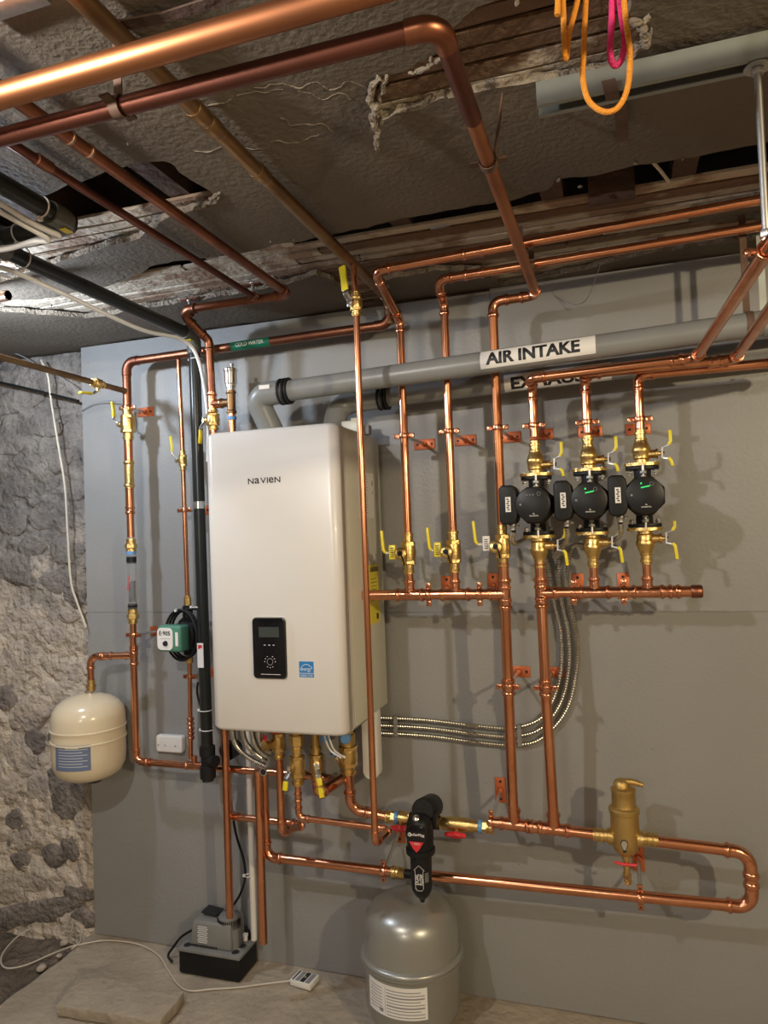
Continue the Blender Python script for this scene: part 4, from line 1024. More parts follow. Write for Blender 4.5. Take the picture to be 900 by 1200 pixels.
# ------------------------------------------------------------------ black drain / gas line at the left
t = thing('black_pipe', 'black plastic pipe from the ceiling down the wall left of the boiler', 'pipe', (-1.332, -.165, .7))
e1_ = on(83, 262, 2.15); e2_ = on(12, 292, 2.15); XK = -1.334; rk = .0195
ztop = 2.146
zb = at(247, 915, .165).z
segs = [(Vector((e1_.x, -2.4, 2.172)), Vector((e1_.x, e1_.y, 2.15))), (Vector((e1_.x, e1_.y, 2.15)), Vector((XK, e1_.y, 2.15))), (Vector((XK, e1_.y, 2.15)), Vector((XK, -.165, ztop))), (Vector((XK, -.165, ztop)), Vector((XK+.006, -.165, zb)))]
for a, b in segs: MB().tube([a, b], rk, 22).build('pipe', 'abs', t)
for p, a, b in ((segs[0][1], -Y_, -X_), (segs[1][1], X_, Y_), (segs[2][1], -Y_, -Z_)):
    e = MB().tube(fillet([p+a*.062, p, p+b*.062], .038, 10), rk*1.22, 22).build('elbow', 'absfit', t)
    if p is segs[0][1] or p is segs[2][1]:
        q = p-Z_*.0238 if p is segs[0][1] else p-Y_*.03-Z_*.012
        if p is segs[0][1]: MB().box((p.x+.005, p.y-.020, p.z-rk*1.26), (.016, .024, .002)).build('sticker', 'yellow', e)
        else: MB().box((p.x+.006, p.y-.034, p.z-rk*1.22), (.018, .020, .002)).build('sticker', 'yellow', e)
MB().lathe([(-.012, rk*1.05), (.012, rk*1.05)], (XK+.002, -.165, at(233, 592, .165).z), Z_, 20).build('hose_clamp', 'steel', t)
mb = MB(); zz = at(247, 905, .165).z
mb.lathe([(-.02, .022), (-.018, .026), (.02, .026), (.022, .0215), (.055, .0215), (.056, .026), (.085, .026), (.087, .020)], (XK+.006, -.165, zz), Z_, 20)
mb.lathe([(0, .020), (.04, .020)], (XK+.006, -.165, zz+.04), (.9, -.3, 0), 16); mb.build('trap_fitting', 'black', t)
# white ties
def tie(px, py, d, r, ax, lab_, hz=0):
    p = at(px, py, d); mb = MB()
    a, b = (X_, Y_) if ax == 'z' else (X_, Z_)
    mb.tube([p+(a*math.cos(q)+b*math.sin(q))*(r+.0015) for q in [2*math.pi*k/18 for k in range(18)]], .0016, 6, closed=True)
    mb.box(p-a*(r+.004)-(b*.003 if ax == 'z' else Vector()), (.009, .007, .007)); return mb.build('cable_tie', 'white', None, label=lab_, cat='cable tie')
tie(232, 711, .165, rk, 'z', 'white cable tie around the black pipe beside the green pump')
tie(241, 832, .165, rk, 'z', 'white cable tie around the black pipe low beside the boiler')
tie(243, 855, .165, rk, 'z', 'white cable tie around the black pipe at the boiler bottom edge')
tie(230, 421, .165, rk, 'z', 'white cable tie around the black pipe just under its ceiling elbow')
def ytie(p, r, lab_, ax='y'):
    a, b = (X_, Z_) if ax == 'y' else (Y_, Z_); mb = MB()
    mb.tube([p+(a*math.cos(q)+b*math.sin(q))*(r+.0015) for q in [2*math.pi*k/20 for k in range(20)]], .0018, 6, closed=True)
    mb.box(p-b*(r+.004)-a*.004, (.010, .010, .008)); mb.build('cable_tie', 'white', None, label=lab_, cat='cable tie')
q = on(69, 242, 2.15); ytie(Vector((e1_.x, e1_.y-.085, 2.15)), rk, 'white cable tie on the overhead black pipe before its elbow')
ytie(Vector((-1.235, e1_.y, 2.15)), rk, 'white cable tie on the short overhead black pipe left of its elbow', 'x')
ytie(Vector((XK, e1_.y+.11, 2.15)), rk+.004, 'white cable tie where the black pipe and clear tube head to the wall')
# clear tube tied along the black pipe
tp = [(e1_.x-.10, -1.9, 2.165), (e1_.x-.05, -1.38, 2.158), (e1_.x-.02, e1_.y-.10, 2.12), (e1_.x-.015, e1_.y-.02, 2.118), (e1_.x-.05, e1_.y-.028, 2.116), (-1.235, e1_.y-.012, 2.118), (-1.325, e1_.y-.02, 2.117), (-1.375, e1_.y+.03, 2.118), (-1.355, e1_.y+.10, 2.119), (-1.335, e1_.y+.25, 2.105), (-1.335, -.45, 2.095), (-1.325, -.25, 2.112), (-1.308, -.185, 2.06), (-1.295, -.16, 1.9), (-1.297, -.16, 1.72)]
MB().tube(smoothpath(tp, 8), .0062, 12).build('clear_tube', 'tube', None, label='milky clear plastic tube tied along the overhead black pipe', cat='tube')
tp = [(e1_.x-.14, -1.9, 2.165), (e1_.x-.085, -1.38, 2.152), (e1_.x-.036, e1_.y-.10, 2.116), (e1_.x-.030, e1_.y-.035, 2.106), (e1_.x-.060, e1_.y-.044, 2.104), (-1.235, e1_.y-.028, 2.108), (-1.33, e1_.y-.035, 2.106), (-1.392, e1_.y+.03, 2.108), (-1.375, e1_.y+.12, 2.115)]
MB().tube(smoothpath(tp, 8), .0058, 12).build('clear_tube', 'tube', None, label='second milky tube looping below the overhead black elbow', cat='tube')
p = on(-20, 350, 2.16); t = pipething('short capped copper stub under the ceiling at the left edge', (p.x, p.y, 2.16))
q = on(10, 346, 2.16); MB().tube([(q.x-.35, q.y, 2.16), (q.x, q.y, 2.16)], .0128, 16).build('pipe', 'copperbrown', t)
MB().lathe([(-.03, .0145), (-.002, .0145), (0, .012)], (q.x, q.y, 2.16), X_, 16).build('cap', 'solder', t)

# ------------------------------------------------------------------ under the boiler
t = pipething('copper discharge pipe from the boiler ending above the sump pump', (-1.275, -.145, .2)); 
MB().tube([(-1.272, -.145, .895), (-1.285, -.125, .205)], .0128, 18).build('pipe', 'copper', t)
t = pipething('open-ended copper pipe hanging near the floor right of the sump pump', (-1.118, -.21, .19))
MB().tube([(-1.118, -.21, .715), (-1.118, -.21, .190)], .0135, 20, cap=False).build('pipe', 'copper', t)
MB().tube([(-1.118, -.21, .715), (-1.118, -.21, .194)], .0122, 20).build('bore', 'ink', t)
MB().lathe([(-.02, .0155), (.012, .0155)], (-1.118, -.21, .715), Z_, 16).build('socket', 'copperfit', t)
q = at(308, 905, .24); MB().lathe([(0, .0125), (.003, .0125), (.003, .0095), (.0, .0085)], (q.x, -.235, q.z), (0, -1, 0), 16).build('open_end', 'steel', t)
MB().lathe([(0, .0085), (.001, .0085)], (q.x, -.2385, q.z), (0, -1, 0), 16).build('opening', 'ink', t)
t = pipething('copper pipe under the boiler running right to an elbow below the red valve', (-1.1, -.2, .55))
p0, p1 = at(268, 955, .195), at(336, 967, .21); pz1 = at(325, 905, .265)
xq_ = at(329, 940, .275).x
pa_, pb_, pc_ = at(268, 956, .108), at(336, 965, .115), at(333, 976, .275)
run(t, [(pa_.x, -.106, .672), (pa_.x, -.108, pa_.z), (xq_, -.112, pb_.z), (xq_, -.275, pc_.z), (xq_, -.275, .80)], .0115)
q = Vector((xq_, -.275, .84))
t = valve('brass relief valve with red cap under the boiler', q, Z_, (-.55, -.8, 0), Z_, .0125, .10, .02, name='relief_valve', col='red')
MB().lathe([(0, .018), (.004, .024), (.030, .024), (.034, .019)], q+Z_*.030+Vector((0, -.01, 0)), Z_, 20).build('cap', 'red', t)
MB().lathe([(0, .012), (.02, .012), (.022, .017), (.034, .017), (.036, .012)], q+Vector((-.012, -.012, -.005)), (-.5, -.85, .1), 16).build('port', 'brass', t)
# gas cock with union
q = Vector((-.925, -.33, .79))
t = valve('tall brass service valve under the boiler centre, above the slim pipe', q, Z_, (-.3, -.95, 0), -Z_, .0135, .11, .055, name='service_valve')
MB().lathe([(0, .017), (.02, .017), (.022, .022), (.05, .022), (.052, .017), (.075, .017)], (-.925, -.33, .83), Z_, 6, False).build('union_nut', 'brassmatte', t)
q = Vector((-.90, -.25, .775))
t = valve('brass service valve with hanging yellow lever under the boiler', q, Z_, (.45, -.89, 0), (.15, 0, -1), .0125, .10, .085, name='service_valve')
MB().tube([q+Z_*.04, q+Z_*.13], .012, 14).build('nipple', 'brassmatte', t)
o = Vector((-.875, -.27, .735)); MB().lathe([(0, .010), (.02, .010), (.021, .0145), (.030, .0145), (.030, .011), (.026, .0105)], o+Vector((0, 0, -.02)), (.25, -.95, -.1), 18).build('hose_port', 'brass', t)
t = pipething('wide angled copper pipe going back to the wall under the boiler centre', (-.87, -.2, .68))
run(t, [(-.885, -.26, .69), (-.84, -.10, .705)], .0150); coupling(t, (-.882, -.25, .692), (.045, .16, .015), .0145, L=1.)
t = pipething('copper elbow from the right boiler outlet to the filter line', (-.82, -.17, .6))
v0 = at(457, 957, .18)
run(t, [(-.815, -.20, .735), (-.817, -.19, .622), (v0.x-.012, -.18, .606)], .0142, bend=1.9)
q = Vector((-.812, -.21, .79))
t = valve('brass outlet valve under the right side of the boiler', q, Z_, (-.5, -.85, 0), Z_, .0165, .11, .02, name='service_valve', col='blue')
MB().lathe([(0, .022), (.03, .024), (.034, .019), (.05, .019)], (-.812, -.21, .825), Z_, 20).build('union_nut', 'brassmatte', t)
t = thing('condensate_trap', 'white plastic tube-shaped trap under the right rear of the boiler', 'trap', (-.755, -.12, .7))
za, zb_ = at(434, 840, .13).z, at(436, 912, .13).z; xq = at(435, 875, .13).x
mb = MB(); mb.prism(rrect(xq-.026, xq+.026, zb_, BZ0+.02, .024, 8), (0, -.10, 0), X_, Z_, .045); mb.build('housing', 'white', t, bevel=.005)
MB().tube([(xq, -.12, BZ0-.002), (xq, -.12, BZ0+.01)], .015, 12).build('neck', 'black', t)
# manifold bits, black bracket, flexible hoses, wires
mb = MB(); mb.box((-.895, -.14, .862), (.16, .03, .045)); mb.build('terminal_block', 'black', None, label='black terminal block tucked under the boiler', cat='terminal block', bevel=.004)
for i, (x, c) in enumerate(((-.862, 'blue'), (-.80, 'blue'))):
    MB().lathe([(0, .014), (.003, .016), (.020, .016), (.024, .012)], (x, -.25, .858), (.2, -.95, 0), 14).build('blue_knob', c, None, label=('blue knob under the boiler centre', 'blue knob beside the right outlet valve')[i], cat='knob')
def conduit(label, pts, r=.0074, k=14, pitch=.0080, name='flexible_conduit', n=10, cat='conduit', m='flex'):
    sp = smoothpath(pts, k); L = [0]
    for i in range(1, len(sp)): L.append(L[-1]+(sp[i]-sp[i-1]).length)
    N = int(L[-1]/(pitch/2)); P = []; RR = []; j = 0
    for i in range(N+1):
        s = L[-1]*i/N
        while j < len(L)-2 and L[j+1] < s: j += 1
        f = (s-L[j])/max(1e-9, L[j+1]-L[j]); P.append(sp[j].lerp(sp[j+1], f)); RR.append(r if i % 2 else r*.74)
    return MB().tube(P, RR, n).build(name, m, None, label=label, cat=cat)
hs = [((272, 852), (276, 872), (292, 888), (310, 897)), ((283, 852), (287, 868), (298, 882), (312, 892)), ((294, 853), (297, 866), (303, 878), (313, 886)), ((303, 853), (304, 866), (309, 876), (316, 881))]
for i, h in enumerate(hs):
    pts = [at(a, b, .30+.012*i-(.04*k)) for k, (a, b) in enumerate(h)]; pts[0].z = .905
    conduit('%s braided flexible hose curving under the boiler' % ('leftmost', 'second', 'third', 'rightmost')[i], pts, .0088, name='flexible_hose', cat='hose')
for i, off in enumerate((0, .012)):
    pts = [at(a+off*400, b, .31) for a, b in ((378, 855), (382, 868), (388, 880), (400, 888))]; pts[0].z = .905
    MB().tube(smoothpath(pts, 6), .0028, 8).build('wire', 'white', None, label=('left', 'right')[i]+' one of two white wires looping under the boiler', cat='wire')
p = at(268, 880, .10); MB().lathe([(0, .030), (.05, .030), (.052, .026)], (p.x, -.06, p.z), (0, -1, 0), 20).build('drain_fitting', 'black', None, label='black round fitting behind the pipes under the boiler left', cat='fitting')
# white pipe and black cable down to the sump pump
a, b = at(291, 870, .07), at(297, 1102, .06)
MB().tube([(a.x, -.07, .895), (b.x, -.055, b.z)], .0100, 16).build('drain_pipe', 'white', None, label='white plastic drain pipe from the boiler down to the sump pump', cat='pipe')
tie(291, 1026, .065, .011, 'z', 'white cable tie around the white drain pipe')
pts = [at(*q) for q in ((270, 935, .05), (276, 975, .05), (286, 1010, .05), (286, 1035, .045), (272, 1062, .06), (240, 1082, .06), (215, 1096, .06), (203, 1110, .06))]
pts += [on(197, 1120, .02), on(202, 1127, .008)]; 
MB().tube(smoothpath(pts, 8), .0042, 10).build('power_cable', 'rubber', None, label='black power cable falling along the board to the sump pump', cat='cable')

# ------------------------------------------------------------------ conduits to the pumps
for i in range(3):
    o = i*9; dd = .020
    q = [(443, 841+i*9), (500, 844+i*9.2), (560, 851+i*9.5), (600, 853+i*10), (633, 842+i*12), (650+i*7, 815+i*8), (658+i*9, 780), (657+i*9, 740), (650+i*9, 708), (645+i*9.5, 680), ((640, 655), (655, 650), (672, 640))[i]]
    ends = ((622, 622), (650, 642), (700, 633))[i]
    pts = [at(a, b, dd) for a, b in q]
    pts.append(at(ends[0], ends[1]+10, .10)); 
    pts += [Vector((PX[i]-.068, -.215, pz_[i]-.104)), Vector((PX[i]-.062, -.262, pz_[i]-.068))]
    conduit('%s of three steel conduits looping from the boiler up to the pumps' % ('innermost', 'middle', 'outermost')[i], pts)
for i, px in enumerate((466, 610)):
    p = at(px, (851, 862)[i], .01); mb = MB(); mb.box((p.x, -.030, p.z), (.012, .003, .055)); mb.lathe([(0, .006), (.022, .006)], (p.x, -.010, p.z+.032), (0, -1, 0), 8); mb.box((p.x, -.016, p.z+.030), (.012, .030, .003)); mb.build('conduit_strap', 'zinc', None, label=('metal strap holding the conduits beside the boiler', 'metal strap holding the conduits near the long drop pipes')[i], cat='strap')

# ------------------------------------------------------------------ filter, unions, separator on the loop
def unionvalve(label, x0, x1, s):
    root = thing('union_valve', label, 'valve', (x0, -dl, .6))
    za, zb2 = .605, .602; mb = MB(); L = x1-x0; o = Vector((x0, -dl, za)); ax = X_ if s > 0 else -X_
    if s < 0: o = Vector((x1, -dl, zb2))
    mb.lathe([(0, .0155), (.002, .0185), (.010, .0185), (.012, .0155), (.018, .0155)], o, ax, 18); mb.lathe([(.018, .018), (.030, .018)], o, ax, 6, False)
    mb.lathe([(.042, .016), (L*.55, .0205), (L*.8, .0205), (L, .016)], o, ax, 18); mb.hexn(o+ax*(L*.97), ax, .019, .014); mb.build('body', 'brass', root)
    MB().lathe([(0, .0185), (.012, .0185)], o+ax*.030, ax, 20).build('band', 'blue', root)
    c = o+ax*L*.66; MB().lathe([(0, .009), (.026, .008)], c, (0, -.8, -.6), 10).build('stem', 'brass', root)
    h = c+Vector((0, -.8, -.6))*.028; mb = MB(); poly = []
    for k in range(32):
        a = 2*math.pi*k/32; r_ = (.016+.011*abs(math.cos(a))**2+.004*math.cos(4*a)); poly.append((r_*math.cos(a)*1.05, r_*.62*math.sin(a)))
    mb.prism(poly, h, X_, Vector((0, -.6, .8)), .012); mb.build('handle', 'red', root, bevel=.003)
xa1, xa2 = at(452, 956, dl).x, at(482, 960, dl).x; xb1, xb2 = at(514, 962, dl).x, at(578, 968, dl).x
unionvalve('brass union valve with red wing handle left of the black filter', xa1, xa2, 1)
unionvalve('brass union valve with red wing handle right of the black filter', xb1, xb2, -1)
fx = at(493, 1000, .29).x; fy_ = -.29; zt_, zb_ = at(494, 957, .29).z, at(491, 1056, .29).z
t = thing('magnetic_filter', 'black cylindrical magnetic filter with red triangle above the silver tank', 'filter', (fx, fy_, zb_))
Hh = zt_-zb_
MB().lathe([(0, .006), (.010, .009), (.012, .012), (.020, .020), (.034, .0275), (.050, .0295), (Hh*.60, .0305)], (fx, fy_, zb_), Z_, 32).build('canister', 'black', t)
mb = MB(); mb.lathe([(Hh*.57, .034), (Hh*.575, .040), (Hh*.60, .0415), (Hh*.635, .0415), (Hh*.645, .036)], (fx, fy_, zb_), Z_, 32); mb.build('collar', 'black', t)
mb = MB(); mb.lathe([(Hh*.64, .0365), (Hh*.80, .0385), (Hh*.93, .037), (Hh*.99, .030), (Hh*1.02, .018)], (fx, fy_, zb_), Z_, 32)
mb.lathe([(0, .031), (.006, .034), (.105, .034), (.112, .030)], (fx+.006, -.165, zt_-.014), (0, -1, 0.22), 26)
mb.tube([(xa2-.004, -dl-.0, .605), (xb1+.004, -dl-.0, .602)], .0200, 18); mb.box((fx+.040, -.262, zt_-.016), (.010, .03, .045)); hd_ = mb.build('head', 'black', t)
MB().lathe([(0, .0095), (.004, .0095), (.006, .007)], (fx-.002, fy_-.026, zt_+.004), (0, -.75, .66), 18).build('vent_screw', 'steel', hd_)
# heart shaped label shield
sh = []
for k in range(33):
    u = k/32
    a = math.pi*(1-2*0)*u
w_s = .031; zc_s = zb_+Hh*.80
poly = [(-w_s, .014), (-w_s*.93, .026), (-w_s*.6, .034), (0, .037), (w_s*.6, .034), (w_s*.93, .026), (w_s, .014), (w_s*.78, -.010), (w_s*.38, -.030), (0, -.042), (-w_s*.38, -.030), (-w_s*.78, -.010)]
shd = MB().prism(poly, (fx, fy_-.0345, zc_s), X_, Z_, .006).build('label_shield', 'blackgloss', t, bevel=.002)
MB().prism([(-.021, -.007), (.021, -.007), (.010, -.025), (0, -.036), (-.010, -.025)], (fx, fy_-.0402, zc_s), X_, Z_, .0012).build('red_triangle', 'red', shd)
text('BoilerMag', (fx+.003, fy_-.0415, zc_s+.012), X_, Z_, .042, .010, 'white', shd, bold=.015)
MB().tube([(fx-.018+.0045*math.cos(a), fy_-.0415, zc_s+.012+.0045*math.sin(a)) for a in [2*math.pi*k/14 for k in range(14)]], .0010, 6, closed=True).build('emblem', 'white', shd)
text('1 INCH', (fx, fy_-.0415, zc_s-.012), X_, Z_, .020, .006, 'paper', shd)
cn = bpy.data.objects.get('canister')
rc = .0308
wr = lambda ox, oz: (lambda a, b: Vector((fx+math.sin((ox-b)/rc)*rc, fy_-math.cos((ox-b)/rc)*rc-.0002, zb_+oz+a)))
text('DUAL', (0, 0, 0), X_, Z_, .030, .010, 'white', cn, wrap=wr(-.0045, .075), bold=.02)
text('FLOW', (0, 0, 0), X_, Z_, .030, .010, 'white', cn, wrap=wr(.0075, .075), bold=.02)
def cyl(a, z): return Vector((fx+math.sin(a/rc)*rc, fy_-math.cos(a/rc)*rc-.0003, zb_+z))
arrow = [(-.010, .050), (-.010, .098), (-.014, .098), (.0015, .113), (.017, .098), (.013, .098), (.013, .050), (.008, .044), (-.005, .044)]
MB().tube([cyl(a, z) for a, z in arrow], .0006, 5, closed=True).build('arrow', 'white', cn)
mb = MB()
for k in range(6): mb.tube([cyl(.018, .066+k*.0045), cyl(.024, .068+k*.0045), cyl(.030, .067+k*.0045)], .0004, 4)
mb.build('print', 'white', cn)
# brass air separator
sx_ = at(733, 985, dl).x; szz = at(733, 982, dl).z; zt_ = at(733, 921, dl).z
t = thing('air_separator', 'tall brass air separator standing on the loop at the right', 'air separator', (sx_, -dl, szz-.05))
H2 = zt_-szz
MB().lathe([(-.046, .010), (-.042, .020), (-.030, .032), (-.012, .0370), (.010, .0375), (.068, .0375), (.070, .0405), (.080, .0410), (.084, .0375), (.086, .0325), (.092, .0315), (.126, .0315), (.129, .0330), (.134, .0325), (.137, .027), (.140, .010)], (sx_, -dl, szz), Z_, 36).build('body', 'brassmatte', t)
MB().lathe([(0, .022), (.012, .021), (.020, .016), (.024, .008)], (sx_-.004, -dl, szz+.136), Z_, 24).build('cap', 'brassmatte', t)
MB().tube(smoothpath([(sx_-.010, -dl, szz+.151), (sx_+.02, -dl, szz+.153), (sx_+.040, -dl, szz+.149), (sx_+.052, -dl, szz+.146)], 5), [.0085]*8+[.0075]*4+[.006]*4, 14).build('vent_nozzle', 'brassmatte', t)
for s in (-1, 1):
    MB().lathe([(.030, .0215), (.046, .022), (.047, .0165), (.056, .0165), (.057, .0200), (.063, .0200), (.064, .0165), (.070, .0165), (.071, .0190), (.077, .0190), (.078, .0165), (.084, .0165)], (sx_, -dl, szz+.002), X_*s, 20).build('port', 'brass', t)
mb = MB(); poly = [(.010*math.cos(a), .012*math.sin(a)) for a in [R(-50+280*k/16) for k in range(17)]]+[(-.0045, -.016), (-.004, -.022), (.004, -.022), (.0045, -.016)]
mb.prism(poly, (sx_-.003, -dl-.0368, szz-.002), X_, Z_, .0016); em = mb.build('emblem', 'ink', t, label='small keyhole-shaped emblem')
mb = MB(); poly = [(.0078*math.cos(a), .0098*math.sin(a)) for a in [R(-50+280*k/16) for k in range(17)]]+[(-.003, -.015), (.003, -.015)]
mb.prism(poly, (sx_-.003, -dl-.0384, szz-.002), X_, Z_, .0012); mb.build('emblem_face', 'steel', em)
MB().lathe([(0, .012), (.012, .012), (.014, .0085), (.05, .0085), (.052, .012), (.062, .011), (.066, .006)], (sx_, -dl, szz-.044), -Z_, 14).build('drain', 'brassmatte', t)
MB().tube([(sx_-.030, -dl-.004, szz-.066), (sx_-.010, -dl-.010, szz-.067), (sx_+.010, -dl-.010, szz-.067), (sx_+.026, -dl-.004, szz-.069)], .0042, 8).build('drain_handle', 'red', t)
MB().lathe([(0, .0085), (.012, .0085), (.014, .010), (.020, .010), (.022, .005), (.026, .005)], (sx_+.002, -dl-.004, szz-.098), (0, -.75, -.66), 12).build('drain_outlet', 'brass', t)

# ------------------------------------------------------------------ tanks
sxx, syy = -.640, -.188
t = thing('expansion_tank', 'large silver expansion tank standing on the floor under the black filter', 'tank', (sxx, syy, 0))
MB().lathe([(.028, .03), (.030, .075), (.040, .108), (.056, .128), (.080, .1385), (.215, .1395), (.222, .141)], (sxx, syy, 0), Z_, 64).build('lower_shell', 'silver', t)
MB().lathe([(.220, .141), (.290, .1395), (.312, .138), (.335, .132), (.354, .118), (.369, .095), (.379, .066), (.385, .032), (.386, .004)], (sxx, syy, 0), Z_, 64).build('upper_shell', 'silver', t)
MB().lathe([(.212, .1405), (.214, .1490), (.217, .1520), (.2205, .1520), (.2212, .149), (.2245, .149), (.2252, .1520), (.229, .1520), (.233, .1490), (.237, .1405)], (sxx, syy, 0), Z_, 72).build('rim', 'silver', t)
MB().lathe([(0, .088), (.035, .078), (.04, .078)], (sxx, syy, 0), Z_, 40).build('foot_ring', 'silver', t)
lr = .1407; an = lambda px: None
a0, a1 = -R(58), R(16)
def cpt(a, z, r_): return Vector((sxx+math.sin(a)*r_, syy-math.cos(a)*r_, z))
camdir = math.atan2(-(0-sxx), 1)
base = math.atan2(0-sxx, CAM_D+syy)  # towards the viewer's side of the room
a0, a1 = base-R(62), base+R(16)
n = 26; V = []; F = []
for k in range(n+1):
    a = a0+(a1-a0)*k/n
    for z in (.110, .196):
        for r_ in (lr, lr-.003): V.append(cpt(a, z, r_))
for k in range(n):
    b = 4*k; F += [(b, b+4, b+6, b+2), (b, b+1, b+5, b+4), (b+2, b+6, b+7, b+3)]
F += [(0, 2, 3, 1), (4*n, 4*n+1, 4*n+3, 4*n+2)]
lb = MB().add(V, F, True).build('warning_label', 'paper', t, label='white printed label wrapped on the lower shell')
mb = MB()
def cbar(x0, x1, z, h):
    pts = [cpt(a0+(a1-a0)*(x0+(x1-x0)*k/10), z, lr+.0006) for k in range(11)]; V = []; 
    for p in pts: V += [p-Z_*h/2, p+Z_*h/2]
    mb.add(V, [(2*k, 2*k+2, 2*k+3, 2*k+1) for k in range(10)], True)
for k in range(9): cbar(.38, .96 if k % 3 else .90, .185-k*.0085, .0024 if k not in (2, 5) else .004)
for k in range(8): cbar(.05+.02*(k % 2), .30, .184-k*.0085, .0020)
cbar(.25, .32, .124, .010); cbar(.355, .36, .154, .075)
mb.build('print', 'inkgrey', lb)
# cream tank
cx_, cy_ = at(106, 860, .14).x, -.148
t = thing('expansion_tank', 'small cream expansion tank hanging from the copper elbow at the left', 'tank', (cx_, cy_, .64))
zt2, zb2 = at(105, 812, .14).z, at(107, 912, .15).z
h_ = zt2-zb2; rC = .124
prof = [(0, .02), (.002, .055), (.010, .085), (.028, .110), (.055, rC-.003), (.09, rC), (h_*.47, rC), (h_*.475, rC+.004), (h_*.49, rC+.004), (h_*.495, rC), (h_*.60, rC), (h_*.605, rC+.004), (h_*.62, rC+.004), (h_*.625, rC), (h_-.075, rC), (h_-.052, rC-.006), (h_-.030, rC-.022), (h_-.014, rC-.048), (h_-.004, rC-.080), (h_, .022)]
MB().lathe(prof, (cx_, cy_, zb2), Z_, 56).build('shell', 'cream', t)
MB().lathe([(0, .016), (.012, .016)], (cx_, cy_+.008, zt2-.002), Z_, 18).build('collar', 'steel', t)
MB().lathe([(0, .0155), (.012, .0155), (.013, .018), (.022, .018), (.023, .0135), (.040, .0135)], (xt, -.14, zt2+.008), Z_, 18).build('adapter', 'brass', t)
MB().lathe([(-.010, .02), (0, .035), (.012, .04)], (cx_+.02, cy_, zb2-.002), Z_, 20).build('valve_cover', 'black', t)
base = math.atan2(0-cx_, CAM_D+cy_); a0, a1 = base-R(58), base+R(2); lr = rC+.0008
def cpt2(a, z, r_): return Vector((cx_+math.sin(a)*r_, cy_-math.cos(a)*r_, z))
zl0, zl1 = zb2+.062, zb2+.148; V = []; F = []
for k in range(n+1):
    a = a0+(a1-a0)*k/n
    for z in (zl0, zl1):
        for r_ in (lr, lr-.004): V.append(cpt2(a, z, r_))
for k in range(n):
    b = 4*k; F += [(b, b+4, b+6, b+2), (b, b+1, b+5, b+4), (b+2, b+6, b+7, b+3)]
F += [(0, 2, 3, 1), (4*n, 4*n+1, 4*n+3, 4*n+2)]
M['bluegrey'] = mat('blue grey label', (.13, .17, .27), .4)
lb = MB().add(V, F, True).build('data_label', 'bluegrey', t, label='blue-grey printed label')
mb = MB()
def cbar2(x0, x1, z, h):
    V = []
    for k in range(11):
        p = cpt2(a0+(a1-a0)*(x0+(x1-x0)*k/10), z, lr+.0006); V += [p-Z_*h/2, p+Z_*h/2]
    mb.add(V, [(2*k, 2*k+2, 2*k+3, 2*k+1) for k in range(10)], True)
for k in range(7): cbar2(.12, .80 if k % 2 else .92, zl1-.014-k*.0095, .0016)
cbar2(.35, .70, zl1-.008, .005)
mb.build('print', 'white', lb)

# ------------------------------------------------------------------ green circulator
gp = at(210, 742, .125); t = thing('circulator_pump', 'small green and black pump with white face on the thin left line', 'pump', (XC, -DC, gp.z-.04))
gd = Vector((-.10, -1, .0)).normalized(); gu = Vector((1, -.10, 0)).normalized()
rot = Matrix((gu, -gd, Z_)).transposed()
c = Vector((XC-.004, -DC, gp.z))
hz2 = (zg1-zg0)/2; zm2 = (zg1+zg0)/2
mb = MB(); mb.lathe([(-hz2+.012, .013), (-hz2+.016, .018), (-.045, .018), (-.034, .032), (0, .038), (.034, .032), (.045, .018), (hz2-.016, .018), (hz2-.012, .013)], (XC+.002, -DC, zm2), Z_, 20); mb.build('volute', 'black', t)
c = Vector((XC+.008, -DC, at(212, 748, .17).z))
mb = MB(); mb.lathe([(.02, .048), (.055, .050), (.060, .046)], c+gu*.012, gd, 28); mb.build('motor', 'black', t)
gb = MB().box(c+gd*.080+gu*(-.004), (.100, .048, .088), rot).build('housing', 'green', t, bevel=.009, seg=3)
fpz = c+gd*.1045+gu*(-.014)
pl = rrect(-.036, .028, -.037, .037, .016, 5)
fcp = MB().prism(pl, fpz, gu, Z_, .0025).build('face_plate', 'paper', gb)
text('E\u00b7905', fpz+Z_*.019+gd*.0025+gu*(-.004), gu, Z_, .046, .015, 'ink', fcp, bold=.02)
MB().lathe([(0, .0095), (.006, .008)], fpz+gd*.002-Z_*.015+gu*(-.001), gd, 16).build('dial', 'ink', fcp)
MB().box(fpz+gd*.0028+gu*(-.002)+Z_*.001, (.044, .0008, .0010), rot).build('print', 'inkgrey', fcp)
MB().box(c+gd*.1045+gu*.030+Z_*.0, (.011, .0020, .046), rot).build('sticker', 'paper', gb)
for i in range(3):
    o = c+gd*(.03+.012*i)
    lo = [o+gu*((.060+.003*i)*math.cos(a)+.006)+Z_*((.080+.003*i)*math.sin(a)+.006) for a in [2*math.pi*k/30 for k in range(30)]]
    MB().tube(lo, .0042, 8, closed=True).build('cable_loop', 'rubber', t)
MB().tube(smoothpath([c+gd*.035+Z_*.086, c+gd*.03+Z_*.092+gu*.03, c+gd*.045+Z_*.094+gu*.06, c+gd*.05+Z_*.092+gu*.085], 5), .0040, 8).build('cable_tail', 'rubber', t)
MB().lathe([(0, .005), (.008, .005)], c+gd*.055+Z_*.090-gu*.008, gd, 10).build('tie_head', 'white', t)
p0 = at(235, 768, .20); tg = MB().box((p0.x, -.200, p0.z), (.022, .003, .080)).build('hang_tag', 'paper', None, label='white hang tag with red mark beside the green pump', cat='tag')
MB().prism([(-.007, .020), (.008, .026), (.007, .034), (-.007, .034)], (p0.x, -.2016, p0.z), X_, Z_, .0008).build('red_mark', 'red', tg)
